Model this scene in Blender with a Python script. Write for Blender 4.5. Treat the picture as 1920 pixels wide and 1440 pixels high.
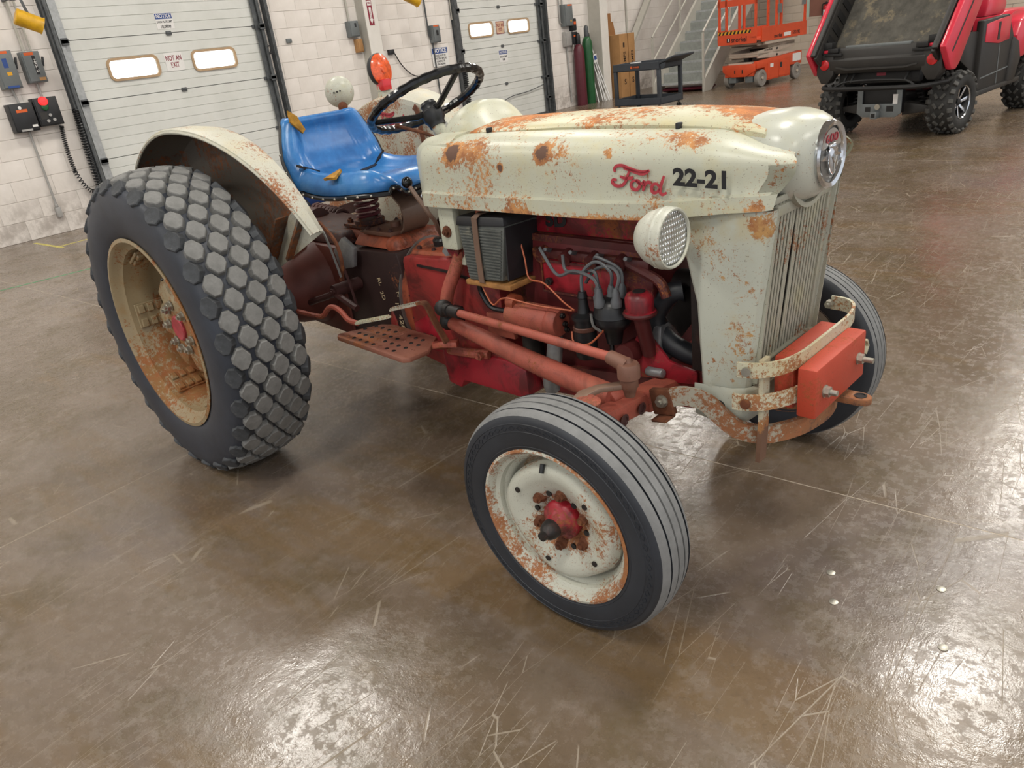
import bpy, bmesh, math, random
from mathutils import Vector, Matrix
random.seed(7)
PI = math.pi
S = bpy.context.scene
for o in list(bpy.data.objects): bpy.data.objects.remove(o)
COL = S.collection
def R(d): return math.radians(d)

# ------------------------------------------------------------------ camera
cam_d = bpy.data.cameras.new('camera'); cam = bpy.data.objects.new('camera', cam_d); COL.objects.link(cam)
cam_d.sensor_fit = 'HORIZONTAL'; cam_d.sensor_width = 36.0; cam_d.lens = 1411.3047*36/1920; cam_d.clip_end = 120; cam_d.clip_start = .05
CR, CU, CF = [(0.7747832151692835, 0.6210032228729858, -0.11860002813369092), (-0.17494539623382918, 0.3908524553323723, 0.9036749783507587), (-0.6075401861840385, 0.6794036762794418, -0.4114675768872237)]
cam.matrix_world = Matrix(((CR[0], CU[0], -CF[0], 2.8194), (CR[1], CU[1], -CF[1], -2.0913), (CR[2], CU[2], -CF[2], 1.47288), (0, 0, 0, 1)))
S.camera = cam
# ------------------------------------------------------------------ view, world, lights
S.view_settings.view_transform = 'Standard'; S.view_settings.look = 'None'
S.view_settings.gamma = 1.0; S.view_settings.use_curve_mapping = False
S.view_settings.exposure = 0.0
S.cycles.max_bounces = 4; S.cycles.diffuse_bounces = 2; S.cycles.glossy_bounces = 2; S.cycles.transmission_bounces = 2
W = bpy.data.worlds.new('hall_air'); S.world = W; W.use_nodes = True
W.node_tree.nodes['Background'].inputs[0].default_value = (.92, .95, 1, 1)
W.node_tree.nodes['Background'].inputs[1].default_value = .95
LAMP_POWER = 108
LAMPS = [(x, y) for y in (-8.5, -3.7, 1.0, 5.6, 10.2, 14.8, 19.0) for x in (-3.8, 2.2, 8.2)]
LAMP_Z = 6.0
for x, y in LAMPS:
    if y > 18.5: continue
    l = bpy.data.lights.new('high_bay_light', 'AREA'); l.shape = 'RECTANGLE'; l.size = .55; l.size_y = 1.25
    l.energy = LAMP_POWER; l.color = (1.0, .965, .90)
    lo = bpy.data.objects.new('high_bay_light', l); COL.objects.link(lo); lo.location = (x, y, LAMP_Z-.09)

# ------------------------------------------------------------------ mesh helper
class G:
    def __init__(s): s.v = []; s.f = []; s.m = []; s.mi = 0
    def add(s, vs, fs):
        b = len(s.v); s.v += [tuple(v) for v in vs]; s.f += [tuple(i+b for i in f) for f in fs]; s.m += [s.mi]*len(fs); return s
    def box(s, c, d, rot=None):
        c = Vector(c); h = [x/2 for x in d]; vs = []
        for z in (-1, 1):
            for x, y in ((-1, -1), (1, -1), (1, 1), (-1, 1)):
                p = Vector((x*h[0], y*h[1], z*h[2]))
                if rot is not None: p = rot @ p
                vs.append(c+p)
        return s.add(vs, [(3, 2, 1, 0), (4, 5, 6, 7), (0, 1, 5, 4), (1, 2, 6, 5), (2, 3, 7, 6), (3, 0, 4, 7)])
    def bb(s, x0, x1, y0, y1, z0, z1): return s.box(((x0+x1)/2, (y0+y1)/2, (z0+z1)/2), (abs(x1-x0), abs(y1-y0), abs(z1-z0)))
    def hexa(s, b, t): # two 4-point rings
        return s.add(list(b)+list(t), [(3, 2, 1, 0), (4, 5, 6, 7), (0, 1, 5, 4), (1, 2, 6, 5), (2, 3, 7, 6), (3, 0, 4, 7)])
    def loft(s, rings, caps=True, closed=True, wrap=False):
        n = len(rings[0]); b = []; fs = []
        for r in rings: b += list(r)
        m = len(rings)
        for i in range(m if wrap else m-1):
            i2 = (i+1) % m
            for j in range(n if closed else n-1):
                j2 = (j+1) % n
                fs.append((i*n+j, i*n+j2, i2*n+j2, i2*n+j))
        if caps and not wrap and closed:
            fs.append(tuple(range(n))[::-1]); fs.append(tuple((m-1)*n+j for j in range(n)))
        return s.add(b, fs)
    def frame(s, d):
        d = Vector(d).normalized(); a = Vector((0, 0, 1)) if abs(d.z) < .9 else Vector((1, 0, 0))
        u = d.cross(a).normalized(); return u, d.cross(u).normalized()
    def cyl(s, p0, p1, r0, r1=None, n=16, caps=True, ph=0):
        p0, p1 = Vector(p0), Vector(p1); r1 = r0 if r1 is None else r1
        u, w = s.frame(p1-p0)
        ring = lambda p, r: [p+r*(math.cos(ph+2*PI*k/n)*u+math.sin(ph+2*PI*k/n)*w) for k in range(n)]
        return s.loft([ring(p0, r0), ring(p1, r1)], caps)
    def lathe(s, o, ax, prof, n=32, wrap=False, caps=True, ref=None):
        o = Vector(o); ax = Vector(ax).normalized(); u, w = s.frame(ax)
        if ref is not None:
            u = (Vector(ref)-Vector(ref).dot(ax)*ax).normalized(); w = ax.cross(u)
        rings = [[o+ax*h+r*(math.cos(2*PI*k/n)*u+math.sin(2*PI*k/n)*w) for k in range(n)] for r, h in prof]
        return s.loft(rings, caps=caps, wrap=wrap)
    def tube(s, path, r, n=8, wrap=False, caps=True):
        P = [Vector(p) for p in path]; m = len(P); rs = r if isinstance(r, (list, tuple)) else [r]*m
        u = None; rings = []
        for i in range(m):
            if wrap: t = P[(i+1) % m]-P[i-1]
            else: t = P[min(i+1, m-1)]-P[max(i-1, 0)]
            t.normalize()
            if u is None: u, _ = s.frame(t)
            u = (u-u.dot(t)*t)
            if u.length < 1e-6: u, _ = s.frame(t)
            u.normalize(); w = t.cross(u)
            rings.append([P[i]+rs[i]*(math.cos(2*PI*k/n)*u+math.sin(2*PI*k/n)*w) for k in range(n)])
        return s.loft(rings, caps=caps, wrap=wrap)
    def bar(s, path, up, w, t, wrap=False): # flat bar: width w along up, thickness t across
        P = [Vector(p) for p in path]; m = len(P); rings = []
        for i in range(m):
            T = (P[(i+1) % m]-P[i-1]) if wrap else (P[min(i+1, m-1)]-P[max(i-1, 0)])
            T.normalize(); U = Vector(up[i] if isinstance(up, list) else up); U = (U-U.dot(T)*T).normalized(); N = T.cross(U)
            ww = w[i] if isinstance(w, list) else w
            rings.append([P[i]+a*U*ww/2+b*N*t/2 for a, b in ((-1, -1), (1, -1), (1, 1), (-1, 1))])
        return s.loft(rings, wrap=wrap)
    def prism(s, pts, o, ux, uy, d): # 2d polygon extruded by vector d
        o, ux, uy, d = Vector(o), Vector(ux), Vector(uy), Vector(d); n = len(pts)
        a = [o+ux*p[0]+uy*p[1] for p in pts]; b = [q+d for q in a]
        return s.add(a+b, [tuple(range(n))[::-1], tuple(range(n, 2*n))]+[(i, (i+1) % n, n+(i+1) % n, n+i) for i in range(n)])
    def hexb(s, p, ax, r=.012, h=.01):
        p = Vector(p); ax = Vector(ax).normalized(); s.cyl(p, p+ax*h, r, n=6); return s.cyl(p+ax*h*.9, p+ax*h*1.5, r*.5, n=8)
    def sph(s, c, r, n=12, sc=(1, 1, 1)):
        c = Vector(c); m = n//2; rings = []
        for i in range(m+1):
            a = PI*i/m
            rr = max(math.sin(a), 1e-3)
            rings.append([c+Vector((r*sc[0]*rr*math.cos(2*PI*k/n), r*sc[1]*rr*math.sin(2*PI*k/n), r*sc[2]*math.cos(a))) for k in range(n)])
        return s.loft(rings)
    def quad(s, a, b, c, d): return s.add([a, b, c, d], [(0, 1, 2, 3)])
def sm(pts, k=6, closed=False): # Catmull-Rom smoothing
    P = [Vector(p) for p in pts]; out = []; n = len(P)
    for i in range(n if closed else n-1):
        if closed: p0, p1, p2, p3 = P[i-1], P[i], P[(i+1) % n], P[(i+2) % n]
        else: p0, p1, p2, p3 = P[max(i-1, 0)], P[i], P[i+1], P[min(i+2, n-1)]
        for j in range(k):
            t = j/k; out.append(.5*((2*p1)+(p2-p0)*t+(2*p0-5*p1+4*p2-p3)*t*t+(3*p1-p0-3*p2+p3)*t**3))
    if not closed: out.append(P[-1])
    return out
def mesh(name, g, mats, ang=35, bevel=0, seg=2):
    me = bpy.data.meshes.new(name); me.from_pydata(g.v, [], g.f)
    bm = bmesh.new(); bm.from_mesh(me); 
    mi = bm.faces.layers.int.new('mi')
    bm.faces.ensure_lookup_table()
    for i, f in enumerate(bm.faces): f[mi] = g.m[i]
    bmesh.ops.recalc_face_normals(bm, faces=bm.faces)
    if bevel:
        es = [e for e in bm.edges if len(e.link_faces) == 2 and e.calc_face_angle(0) > R(40)]
        bmesh.ops.bevel(bm, geom=es, offset=bevel, segments=seg, affect='EDGES', profile=.5, clamp_overlap=True)
    for f in bm.faces: f.material_index = f[mi]; f.smooth = True
    bm.to_mesh(me); bm.free()
    try: me.set_sharp_from_angle(angle=R(ang))
    except Exception: pass
    for m in (mats if isinstance(mats, (list, tuple)) else [mats]): me.materials.append(m)
    return me
def ob(name, g, mats, parent=None, loc=(0, 0, 0), rot=None, label=None, ang=35, bevel=0, seg=2):
    me = g if isinstance(g, bpy.types.Mesh) else mesh(name, g, mats, ang, bevel, seg)
    o = bpy.data.objects.new(name, me); COL.objects.link(o); o.location = loc
    if rot is not None: o.rotation_euler = rot
    if parent: o.parent = parent
    if label: o['label'] = label
    return o
def tag(o, label, cat, group=None, kind=None):
    if label: o['label'] = label
    if cat: o['category'] = cat
    if group: o['group'] = group
    if kind: o['kind'] = kind
    return o
def thing(name, label, cat, loc=(0, 0, 0), rz=0, group=None):
    o = bpy.data.objects.new(name, None); COL.objects.link(o); o.location = loc; o.rotation_euler = (0, 0, rz); o.empty_display_size = .1
    return tag(o, label, cat, group)
def struct(name, g, m, parent=None, label=None, **k):
    o = ob(name, g, m, parent, **k)
    if parent is None: o['kind'] = 'structure'
    if label: o['label'] = label
    return o
FONT = {}
def text(name, body, mat, parent, o, ux, uy, size, ext=.0008, width=None, bold=0, label=None, align='CENTER', sp=1.0):
    """flat lettering in the plane (ux,uy) at o (parent space)"""
    cu = bpy.data.curves.new('txt', 'FONT'); cu.body = body; cu.size = size; cu.extrude = ext; cu.offset = bold
    cu.align_x = align; cu.align_y = 'CENTER'; cu.resolution_u = 3; cu.space_line = sp
    t = bpy.data.objects.new('txt', cu); COL.objects.link(t)
    bpy.context.view_layer.update()
    me = bpy.data.meshes.new_from_object(t); bpy.data.objects.remove(t); bpy.data.curves.remove(cu)
    xs = [v.co.x for v in me.vertices] or [0]; sx = 1
    if width: sx = width/max(max(xs)-min(xs), 1e-5)
    ux, uy = Vector(ux).normalized(), Vector(uy).normalized(); n = ux.cross(uy)
    for v in me.vertices: c = v.co.copy(); v.co = Vector(o)+ux*c.x*sx+uy*c.y+n*(c.z+ext)
    me.materials.clear(); me.materials.append(mat)
    q = bpy.data.objects.new(name, me); COL.objects.link(q)
    if parent: q.parent = parent
    if label: q['label'] = label
    return q

# ------------------------------------------------------------------ materials
def lin(c):
    if isinstance(c, str): c = [int(c[i:i+2], 16)/255 for i in (0, 2, 4)]
    return tuple((x/12.92 if x <= .04045 else ((x+.055)/1.055)**2.4) for x in c)+(1.0,)
class N:
    def __init__(s, name):
        s.m = bpy.data.materials.new(name); s.m.use_nodes = True; s.t = s.m.node_tree; s.b = s.t.nodes['Principled BSDF']
        s.tc = s.t.nodes.new('ShaderNodeTexCoord')
    def n(s, k, **kw):
        q = s.t.nodes.new(k)
        for a, v in kw.items(): setattr(q, a, v)
        return q
    def l(s, a, b): s.t.links.new(a, b)
    def noise(s, scale, detail=3, rough=.6, src=None, dist=0, vec=None):
        q = s.n('ShaderNodeTexNoise'); q.inputs['Scale'].default_value = scale; q.inputs['Detail'].default_value = detail
        q.inputs['Roughness'].default_value = rough; q.inputs['Distortion'].default_value = dist
        s.l(vec if vec is not None else s.tc.outputs['Object'], q.inputs['Vector']); return q.outputs['Fac']
    def ramp(s, f, stops, interp='LINEAR'):
        q = s.n('ShaderNodeValToRGB'); q.color_ramp.interpolation = interp; e = q.color_ramp.elements
        while len(e) < len(stops): e.new(.5)
        for i, (p, c) in enumerate(stops): e[i].position = p; e[i].color = c if len(c) == 4 else lin(c)
        s.l(f, q.inputs[0]); return q.outputs[0]
    def step(s, f, a, b): # smooth mask 0..1
        q = s.n('ShaderNodeMapRange'); q.interpolation_type = 'SMOOTHSTEP'; q.inputs[1].default_value = a; q.inputs[2].default_value = b
        s.l(f, q.inputs[0]); return q.outputs[0]
    def math(s, op, a, b=None, c=None):
        q = s.n('ShaderNodeMath', operation=op)
        for i, x in enumerate((a, b, c)):
            if x is None: continue
            if isinstance(x, (int, float)): q.inputs[i].default_value = x
            else: s.l(x, q.inputs[i])
        return q.outputs[0]
    def mix(s, f, a, b, mode='MIX'):
        q = s.n('ShaderNodeMix', data_type='RGBA', blend_type=mode)
        if isinstance(f, (int, float)): q.inputs[0].default_value = f
        else: s.l(f, q.inputs[0])
        for i, x in ((6, a), (7, b)):
            if isinstance(x, tuple): q.inputs[i].default_value = x
            else: s.l(x, q.inputs[i])
        return q.outputs[2]
    def mapv(s, scale=(1, 1, 1), loc=(0, 0, 0), rot=(0, 0, 0), src='Object'):
        q = s.n('ShaderNodeMapping'); q.inputs['Scale'].default_value = scale; q.inputs['Location'].default_value = loc; q.inputs['Rotation'].default_value = rot
        s.l(s.tc.outputs[src], q.inputs[0]); return q.outputs[0]
    def dist(s, c, vec=None): # distance to a point in object space, optional anisotropy
        q = s.n('ShaderNodeVectorMath', operation='DISTANCE'); s.l(vec if vec is not None else s.tc.outputs['Object'], q.inputs[0]); q.inputs[1].default_value = c; return q.outputs['Value']
    def bump(s, h, st=.2, d=.01):
        q = s.n('ShaderNodeBump'); q.inputs['Strength'].default_value = st; q.inputs['Distance'].default_value = d
        s.l(h, q.inputs['Height']); s.l(q.outputs[0], s.b.inputs['Normal'])
    def set(s, col=None, rough=None, metal=None, coat=None, spec=None):
        for k, v in (('Base Color', col), ('Roughness', rough), ('Metallic', metal), ('Coat Weight', coat), ('Specular IOR Level', spec)):
            if v is None: continue
            if isinstance(v, (int, float, tuple)): s.b.inputs[k].default_value = v
            else: s.l(v, s.b.inputs[k])
        return s.m
def plain(name, c, rough=.5, metal=0, var=.12, sc=14, bump=0, coat=0, dirt=None, dirt_amt=.0, spec=None):
    k = N(name); c = lin(c); f = k.noise(sc, 5, .65)
    dk = tuple(x*(1-var*1.6) for x in c[:3])+(1,); lt = tuple(min(1, x*(1+var)) for x in c[:3])+(1,)
    col = k.ramp(f, [(.3, dk), (.7, lt)])
    if dirt:
        col = k.mix(k.step(k.noise(sc*.6, 7, .7), .62-dirt_amt, .70-dirt_amt*.7), col, lin(dirt))
    if bump: k.bump(k.noise(sc*5, 4, .6), bump, .003)
    return k.set(col, rough, metal, coat or None, spec)
RUST_L, RUST_M, RUST_D = 'c07a35', '95562b', '5a3426'
def rusty(name, c, amt=.5, sc=9, blobs=(), rough=.45, metal=0, top=None, low=None, ring=(), grime=0, streak=0, speck=.5, drk=RUST_D, lite=RUST_L, var=.1, tint='b8b48f'):
    """weathered paint: base, yellowed areas, fine specks, rust patches and given stain spots"""
    k = N(name); base = lin(c)
    col = k.mix(k.step(k.noise(3.1, 5, .6), .35, .75), base, tuple(x*(1-var) for x in base[:3])+(1,))
    col = k.mix(k.math('MULTIPLY', k.step(k.noise(5.3, 6, .7), .48, .7), .55), col, lin(tint))
    big = k.noise(sc*.35, 4, .6); fine = k.noise(sc*9, 5, .8)
    s_ = k.math('ADD', k.math('MULTIPLY', big, .62), k.math('MULTIPLY', fine, .5))
    for (cx, cy, cz, r, g) in blobs:
        d = k.dist((cx, cy, cz)); s_ = k.math('ADD', s_, k.math('MULTIPLY', k.step(d, r, r*.1), g))
    if streak:
        v = k.noise(1, 6, .7, vec=k.mapv((sc*1.6, sc*1.6, sc*.16))); s_ = k.math('ADD', s_, k.math('MULTIPLY', k.step(v, .5, .72), streak))
    if top is not None: # more weathering above a height
        sx = k.n('ShaderNodeSeparateXYZ'); k.l(k.tc.outputs['Object'], sx.inputs[0])
        s_ = k.math('ADD', s_, k.math('MULTIPLY', k.step(sx.outputs[2], top[0], top[1]), top[2]))
    for (r0, r1, g) in ring:
        fv = k.n('ShaderNodeVectorMath', operation='MULTIPLY'); k.l(k.tc.outputs['Object'], fv.inputs[0]); fv.inputs[1].default_value = (1, 0, 1)
        d = k.dist((0, 0, 0), fv.outputs[0]); s_ = k.math('ADD', s_, k.math('MULTIPLY', k.step(d, r0, r1), g))
    if low is not None:
        sx = k.n('ShaderNodeSeparateXYZ'); k.l(k.tc.outputs['Object'], sx.inputs[0])
        lw = k.math('MULTIPLY', k.step(sx.outputs[2], low[1], low[0]), k.step(sx.outputs[0], 1.2, 1.45)); s_ = k.math('ADD', s_, k.math('MULTIPLY', lw, low[2]))
    th = .675-.155*amt
    m1 = k.step(s_, th, th+.05); m2 = k.step(s_, th+.13, th+.2)
    rc = k.mix(k.step(k.noise(sc*3, 5, .7), .35, .65), lin(lite), lin(RUST_M))
    rc = k.mix(m2, rc, lin(drk))
    col = k.mix(k.math('MULTIPLY', m1, .92), col, rc)
    if speck:
        sp = k.step(k.noise(sc*22, 3, .6), .665-.035*speck, .70-.035*speck); col = k.mix(k.math('MULTIPLY', sp, .6), col, lin('5e4433'))
    if grime:
        gm = k.step(k.noise(7.5, 5, .7, dist=.8), .46, .64); col = k.mix(k.math('MULTIPLY', gm, grime), col, lin('221a18'))
    k.bump(m1, .25, .002)
    rr = k.n('ShaderNodeMapRange'); k.l(m1, rr.inputs[0]); rr.inputs[3].default_value = rough; rr.inputs[4].default_value = .85
    return k.set(col, rr.outputs[0], metal)
def emis(name, c, st):
    k = N(name); k.b.inputs['Emission Color'].default_value = lin(c); k.b.inputs['Emission Strength'].default_value = st
    return k.set(lin(c), .4)
M = {}
M['cream'] = rusty('cream_paint', 'c5c6b3', .24, 9, blobs=[(1.145, -.235, 1.18, .042, .34), (1.15, -.235, 1.18, .085, .10), (1.24, -.22, 1.19, .08, .12), (1.52, -.238, 1.18, .042, .30), (1.56, -.22, 1.19, .10, .11),
      (1.36, -.25, 1.14, .018, .4), (2.0, -.205, 1.205, .06, .12), (1.93, -.195, 1.21, .06, .11), (1.42, -.26, 1.025, .09, .13), (2.15, -.20, 1.045, .04, .13), (1.75, -.235, 1.18, .03, .12), (2.05, -.24, 1.15, .03, .08)], low=(1.012, 1.035, .12),
      rough=.36, speck=.55, lite='c98a4a', tint='c6bd93')
M['panel'] = rusty('hood_top_paint', 'c6c3a6', .45, 6, blobs=[(2.08, -.02, 1.25, .14, .14), (1.5, .1, 1.25, .16, .08), (1.3, .04, 1.25, .2, .09), (1.9, .04, 1.255, .14, .06)], rough=.4, speck=.5, lite='c97b3c', drk='a8582f', tint='cdbf8c')
M['shell'] = rusty('shell_paint', 'bdc0b3', .3, 8, blobs=[(2.15, -.2, 1.0, .05, .13), (2.12, -.2, .72, .08, .07), (2.02, -.22, .62, .05, .07)], rough=.42, streak=.06, speck=.5, lite='b98b4c', tint='b7a77a')
M['grille'] = rusty('grille_paint', 'a9a899', .36, 10, rough=.5, streak=.08, speck=.8, lite='8d5a35', drk='4a3026')
M['nose'] = rusty('nose_paint', 'c2c4b8', .12, 9, rough=.28, speck=.35, lite='b98b4c', tint='c3bf9c')
M['lampshell'] = rusty('lamp_shell_paint', 'c4c5b8', .38, 14, rough=.38, speck=.9, lite='a8642f', drk='5c3524')
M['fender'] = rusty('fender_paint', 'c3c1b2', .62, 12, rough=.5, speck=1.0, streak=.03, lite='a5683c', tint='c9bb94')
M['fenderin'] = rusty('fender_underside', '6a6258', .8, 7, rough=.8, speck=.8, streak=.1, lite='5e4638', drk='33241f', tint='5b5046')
M['wheelpaint'] = rusty('front_wheel_paint', 'c4c5b8', .55, 13, ring=[(.19, .226, .09), (.115, .06, .09)], rough=.45, speck=.8, lite='a5652f', drk='6b3f25')
M['rearrim'] = rusty('rear_rim_paint', '9a8a6c', .85, 6, rough=.42, speck=.3, lite='8c6436', drk='5f4128', tint='94703f')
M['reddisc'] = plain('hub_red', 'a83a42', .45, 0, .18, 18, dirt='5d3a33', dirt_amt=.05)
M['red'] = rusty('engine_red', '9a3230', .5, 10, rough=.5, grime=.6, speck=.4, lite='6b3a30', drk='33201d', tint='7a3a33', var=.3)
M['redb'] = rusty('bright_engine_red', 'a0202e', .5, 10, grime=.65, rough=.4, speck=.3, lite='6e4038', drk='38211e', tint='9a3236', var=.25)
M['orange'] = rusty('faded_red_paint', 'ad5848', .6, 12, grime=.32, rough=.55, speck=1.3, lite='80503e', drk='42281f', tint='a96a52', var=.2)
M['hyd'] = rusty('orange_cast_paint', 'a85438', .35, 10, grime=.6, rough=.5, speck=.5, lite='7b4733', drk='38231f', tint='8a4a38', var=.3)
M['darkcast'] = rusty('oily_dark_casting', '4a2b29', .4, 8, rough=.55, speck=.3, lite='5b3029', drk='221918', tint='3a2523', var=.4)
M['axlecast'] = rusty('axle_casting', '6b342c', .4, 6, rough=.55, speck=.3, lite='59362c', drk='2b1e1b', tint='4f2c26', var=.4)
M['rustbar'] = rusty('rusted_bar', 'a9a495', 1.2, 8, rough=.7, speck=.6, lite='8a5a36', drk='57342a', tint='9a7a55')
M['strap'] = rusty('cream_strap_paint', 'c9c7b0', .62, 11, rough=.45, speck=.8, lite='a8713c', drk='5a382c', tint='c9b98a')
M['rust'] = plain('bare_rust', '6d4029', .8, .1, .3, 30, .3, dirt='8d5a35', dirt_amt=.05)
M['block'] = rusty('red_wood_block', 'b8442d', .4, 12, rough=.55, speck=.7, lite='b0402c', drk='5a2a22', tint='c04a33', var=.12)
M['bolt'] = plain('zinc_bolt', 'b6b3a8', .35, .8, .1, 30)
M['steel'] = plain('grey_steel', '8c8c8a', .4, .7, .15, 20)
M['chrome'] = plain('chrome', 'd5d8dc', .12, 1, .05, 20)
M['black'] = plain('black_plastic', '1c1d1f', .35, 0, .2, 10)
M['blackgl'] = plain('black_gloss_grip', '101114', .18, 0, .2, 10)
M['grime'] = plain('greasy_black', '231f1e', .5, 0, .4, 14, .3, dirt='3f2a26', dirt_amt=.05)
M['alu'] = plain('cast_aluminium', '97989a', .45, .5, .2, 16, .2)
M['rubberhose'] = plain('hose_rubber', '2c2e33', .45, 0, .2, 10)
M['tire'] = plain('tire_sidewall', '30353f', .5, 0, .22, 6, .1, dirt='44484d', dirt_amt=.0)
M['tiref'] = plain('tire_sidewall_front', '2a2e35', .5, 0, .2, 5, .1)
M['lug'] = plain('worn_tread_lug', '77777550'[:6], .75, 0, .16, 25, .4, dirt='5c5d5c', dirt_amt=.0)
M['lugd'] = plain('dark_shoulder_lug', '3f4246', .7, 0, .3, 22, .4, dirt='6a6a67', dirt_amt=.03)
M['rib'] = plain('grey_rib_rubber', '7d7e7e', .7, 0, .12, 20, .3, dirt='9a9a96', dirt_amt=-.05)
M['blue'] = None
M['foam'] = plain('yellow_foam', 'b0802c', .9, 0, .35, 40, .8)
M['white'] = plain('white_plate', 'e9e7e4', .5, 0, .03)
M['ink'] = plain('black_ink', '17171a', .5, 0, .05)
M['inkred'] = plain('dark_red_ink', '8d2a3c', .5, 0, .1)
M['inkblue'] = plain('blue_ink', '2b4a8c', .5, 0, .05)
M['decalred'] = plain('faded_red_lettering', 'b23b46', .5, 0, .15, 60, dirt='c9a19a', dirt_amt=-.02)
M['chalk'] = plain('chalk_marks', 'cdb896', .9, 0, .1)
k = N('blue_vinyl'); f = k.noise(4, 6, .7)
c = k.ramp(f, [(.3, lin('265a96')), (.52, lin('3678ba')), (.75, lin('5f98cc'))])
c = k.mix(k.math('MULTIPLY', k.step(k.noise(7, 6, .75), .58, .8), .8), c, lin('8d8f9c'))
k.bump(k.noise(9, 3, .5), .15, .01); M['blue'] = k.set(c, .27)
k = N('fluted_glass'); sx = k.n('ShaderNodeSeparateXYZ'); k.l(k.tc.outputs['Object'], sx.inputs[0])
fa = k.math('ADD', k.math('MULTIPLY', k.math('ABSOLUTE', k.math('SINE', k.math('MULTIPLY', sx.outputs[1], 330))), 1.0), k.math('MULTIPLY', k.math('ABSOLUTE', k.math('SINE', k.math('MULTIPLY', sx.outputs[2], 240))), .7))
k.bump(fa, 1.0, .006); M['lens2'] = k.set(lin('eceeee'), .14, .75)
k = N('headlamp_glass'); M['glass'] = k.set(lin('dfe3e6'), .12, .0); k.b.inputs['Coat Weight'].default_value = .6
M['amber'] = plain('orange_lens', 'ec5f2c', .2, 0, .25, 60, coat=.5)
M['redlens'] = plain('red_lens', 'c51c22', .2, 0, .1, coat=.5)
M['darkred'] = plain('maroon_steel', '5e2530', .4, 0, .12, 6)
M['green'] = plain('green_cylinder_paint', '245a33', .35, 0, .15, 6)
M['liftorange'] = plain('lift_orange', 'd8502a', .4, 0, .08, 4, dirt='a8482c', dirt_amt=-.03)
M['liftcream'] = plain('lift_cream', 'c5b6a6', .5, 0, .1, 6)
M['yellow'] = plain('yellow_paint', 'd8a51c', .4, 0, .15, 10, dirt='8d7a3c', dirt_amt=.0)
M['hazard'] = plain('hazard_yellow', 'e0a52a', .5, 0, .05)
M['boxgrey'] = plain('electrical_grey', '6f7475', .5, 0, .1, 6)
M['boxdark'] = plain('electrical_black', '27282b', .45, 0, .2, 8)
M['galv'] = plain('galvanised_steel', 'b4b7b8', .45, .25, .15, 18)
M['galvd'] = plain('dark_galvanised_steel', '5c5f61', .5, .3, .25, 12)
M['conduit'] = plain('conduit_steel', 'a8a6a3', .45, .2, .1, 12)
M['colwhite'] = plain('white_column_paint', 'e3dfd8', .5, 0, .04, 5)
M['springred'] = plain('dark_red_spring', '6a3038', .4, 0, .2, 20)
M['stair'] = plain('stair_grey', 'b9b5ab', .5, 0, .06, 5)
M['tread'] = plain('stair_tread_steel', '979a95', .5, 0, .12, 12)
M['card'] = plain('cardboard', 'b08455', .85, 0, .08, 5)
M['card2'] = plain('cardboard_dark', '96693f', .85, 0, .08, 5)
M['cartp'] = plain('cart_plastic', '3c4148', .55, 0, .1, 10)
M['utvred'] = plain('utility_red', 'd62f45', .3, 0, .06, 4, coat=.3)
M['utvblk'] = plain('utility_black_plastic', '2f2d2b', .5, 0, .12, 6)
M['utvdark'] = plain('undercarriage_black', '1b1b1c', .6, 0, .3, 10)
M['utvbed'] = plain('muddy_bed_liner', '55524b', .85, 0, .25, 9, .6, dirt='776d5a', dirt_amt=.10)
M['utvtire'] = plain('knobby_tire_rubber', '2b2b2a', .65, 0, .2, 14, .2)
M['knob'] = plain('knobby_tire_lug', '4b4a47', .7, 0, .2, 14, .2)
M['brown'] = plain('brown_wall_paint', '8d5f50', .7, 0, .06, 3)
M['mint'] = plain('mint_wall_paint', 'b9cfc0', .7, 0, .05, 3)
M['ext'] = plain('extinguisher_red', 'c0202a', .3, 0, .06)
M['orangelab'] = plain('orange_label', 'e0662e', .6, 0, .05)
M['tape'] = plain('yellow_floor_tape', 'c9bd6a', .6, 0, .2, 20)
M['greentape'] = plain('green_floor_line', '4f9a6d', .6, 0, .2, 20)
M['lens'] = emis('window_daylight', 'f6fcff', 1.6)
M['lampface'] = emis('lamp_face', 'fff6e6', 12.0)
M['redglow'] = emis('red_indicator', 'ff2b2b', 1.6)
M['copper'] = plain('orange_wire', 'b5603f', .5, 0, .1)
M['wiregrey'] = plain('grey_wire', '5e6164', .45, 0, .1)
M['ribbed'] = plain('battery_case_grey', '5d605c', .6, 0, .2, 30, .3, dirt='7d7c70', dirt_amt=.05)
M['grout'] = plain('floor_joint_filler', 'b3a797', .8, 0, .15, 20)
M['roofdeck'] = plain('roof_deck_white', 'c9c9c4', .8, 0, .05, 3)
# painted concrete block
k = N('painted_block'); f = k.noise(2.2, 6, .6)
c = k.ramp(f, [(.25, lin('dbd2ca')), (.5, lin('e6dfd8')), (.75, lin('f0e9e3'))])
sx = k.n('ShaderNodeSeparateXYZ'); k.l(k.n('ShaderNodeNewGeometry').outputs['Position'], sx.inputs[0])
low = k.step(sx.outputs[2], .75, .1); c = k.mix(k.math('MULTIPLY', k.math('MULTIPLY', low, k.step(k.noise(3.5, 7, .7), .38, .65)), .75), c, lin('9a8f86'))
k.bump(k.noise(40, 5, .7), .25, .003); M['cmu'] = k.set(c, .75)
# door panels
k = N('door_panel_paint'); f = k.noise(1.6, 6, .65)
c = k.ramp(f, [(.3, lin('d2d3cd')), (.6, lin('dedfda')), (.8, lin('d8d7ce'))]); c = k.mix(k.math('MULTIPLY', k.step(k.noise(6, 7, .8), .66, .8), .5), c, lin('9a968c'))
M['door'] = k.set(c, .45)
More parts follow.
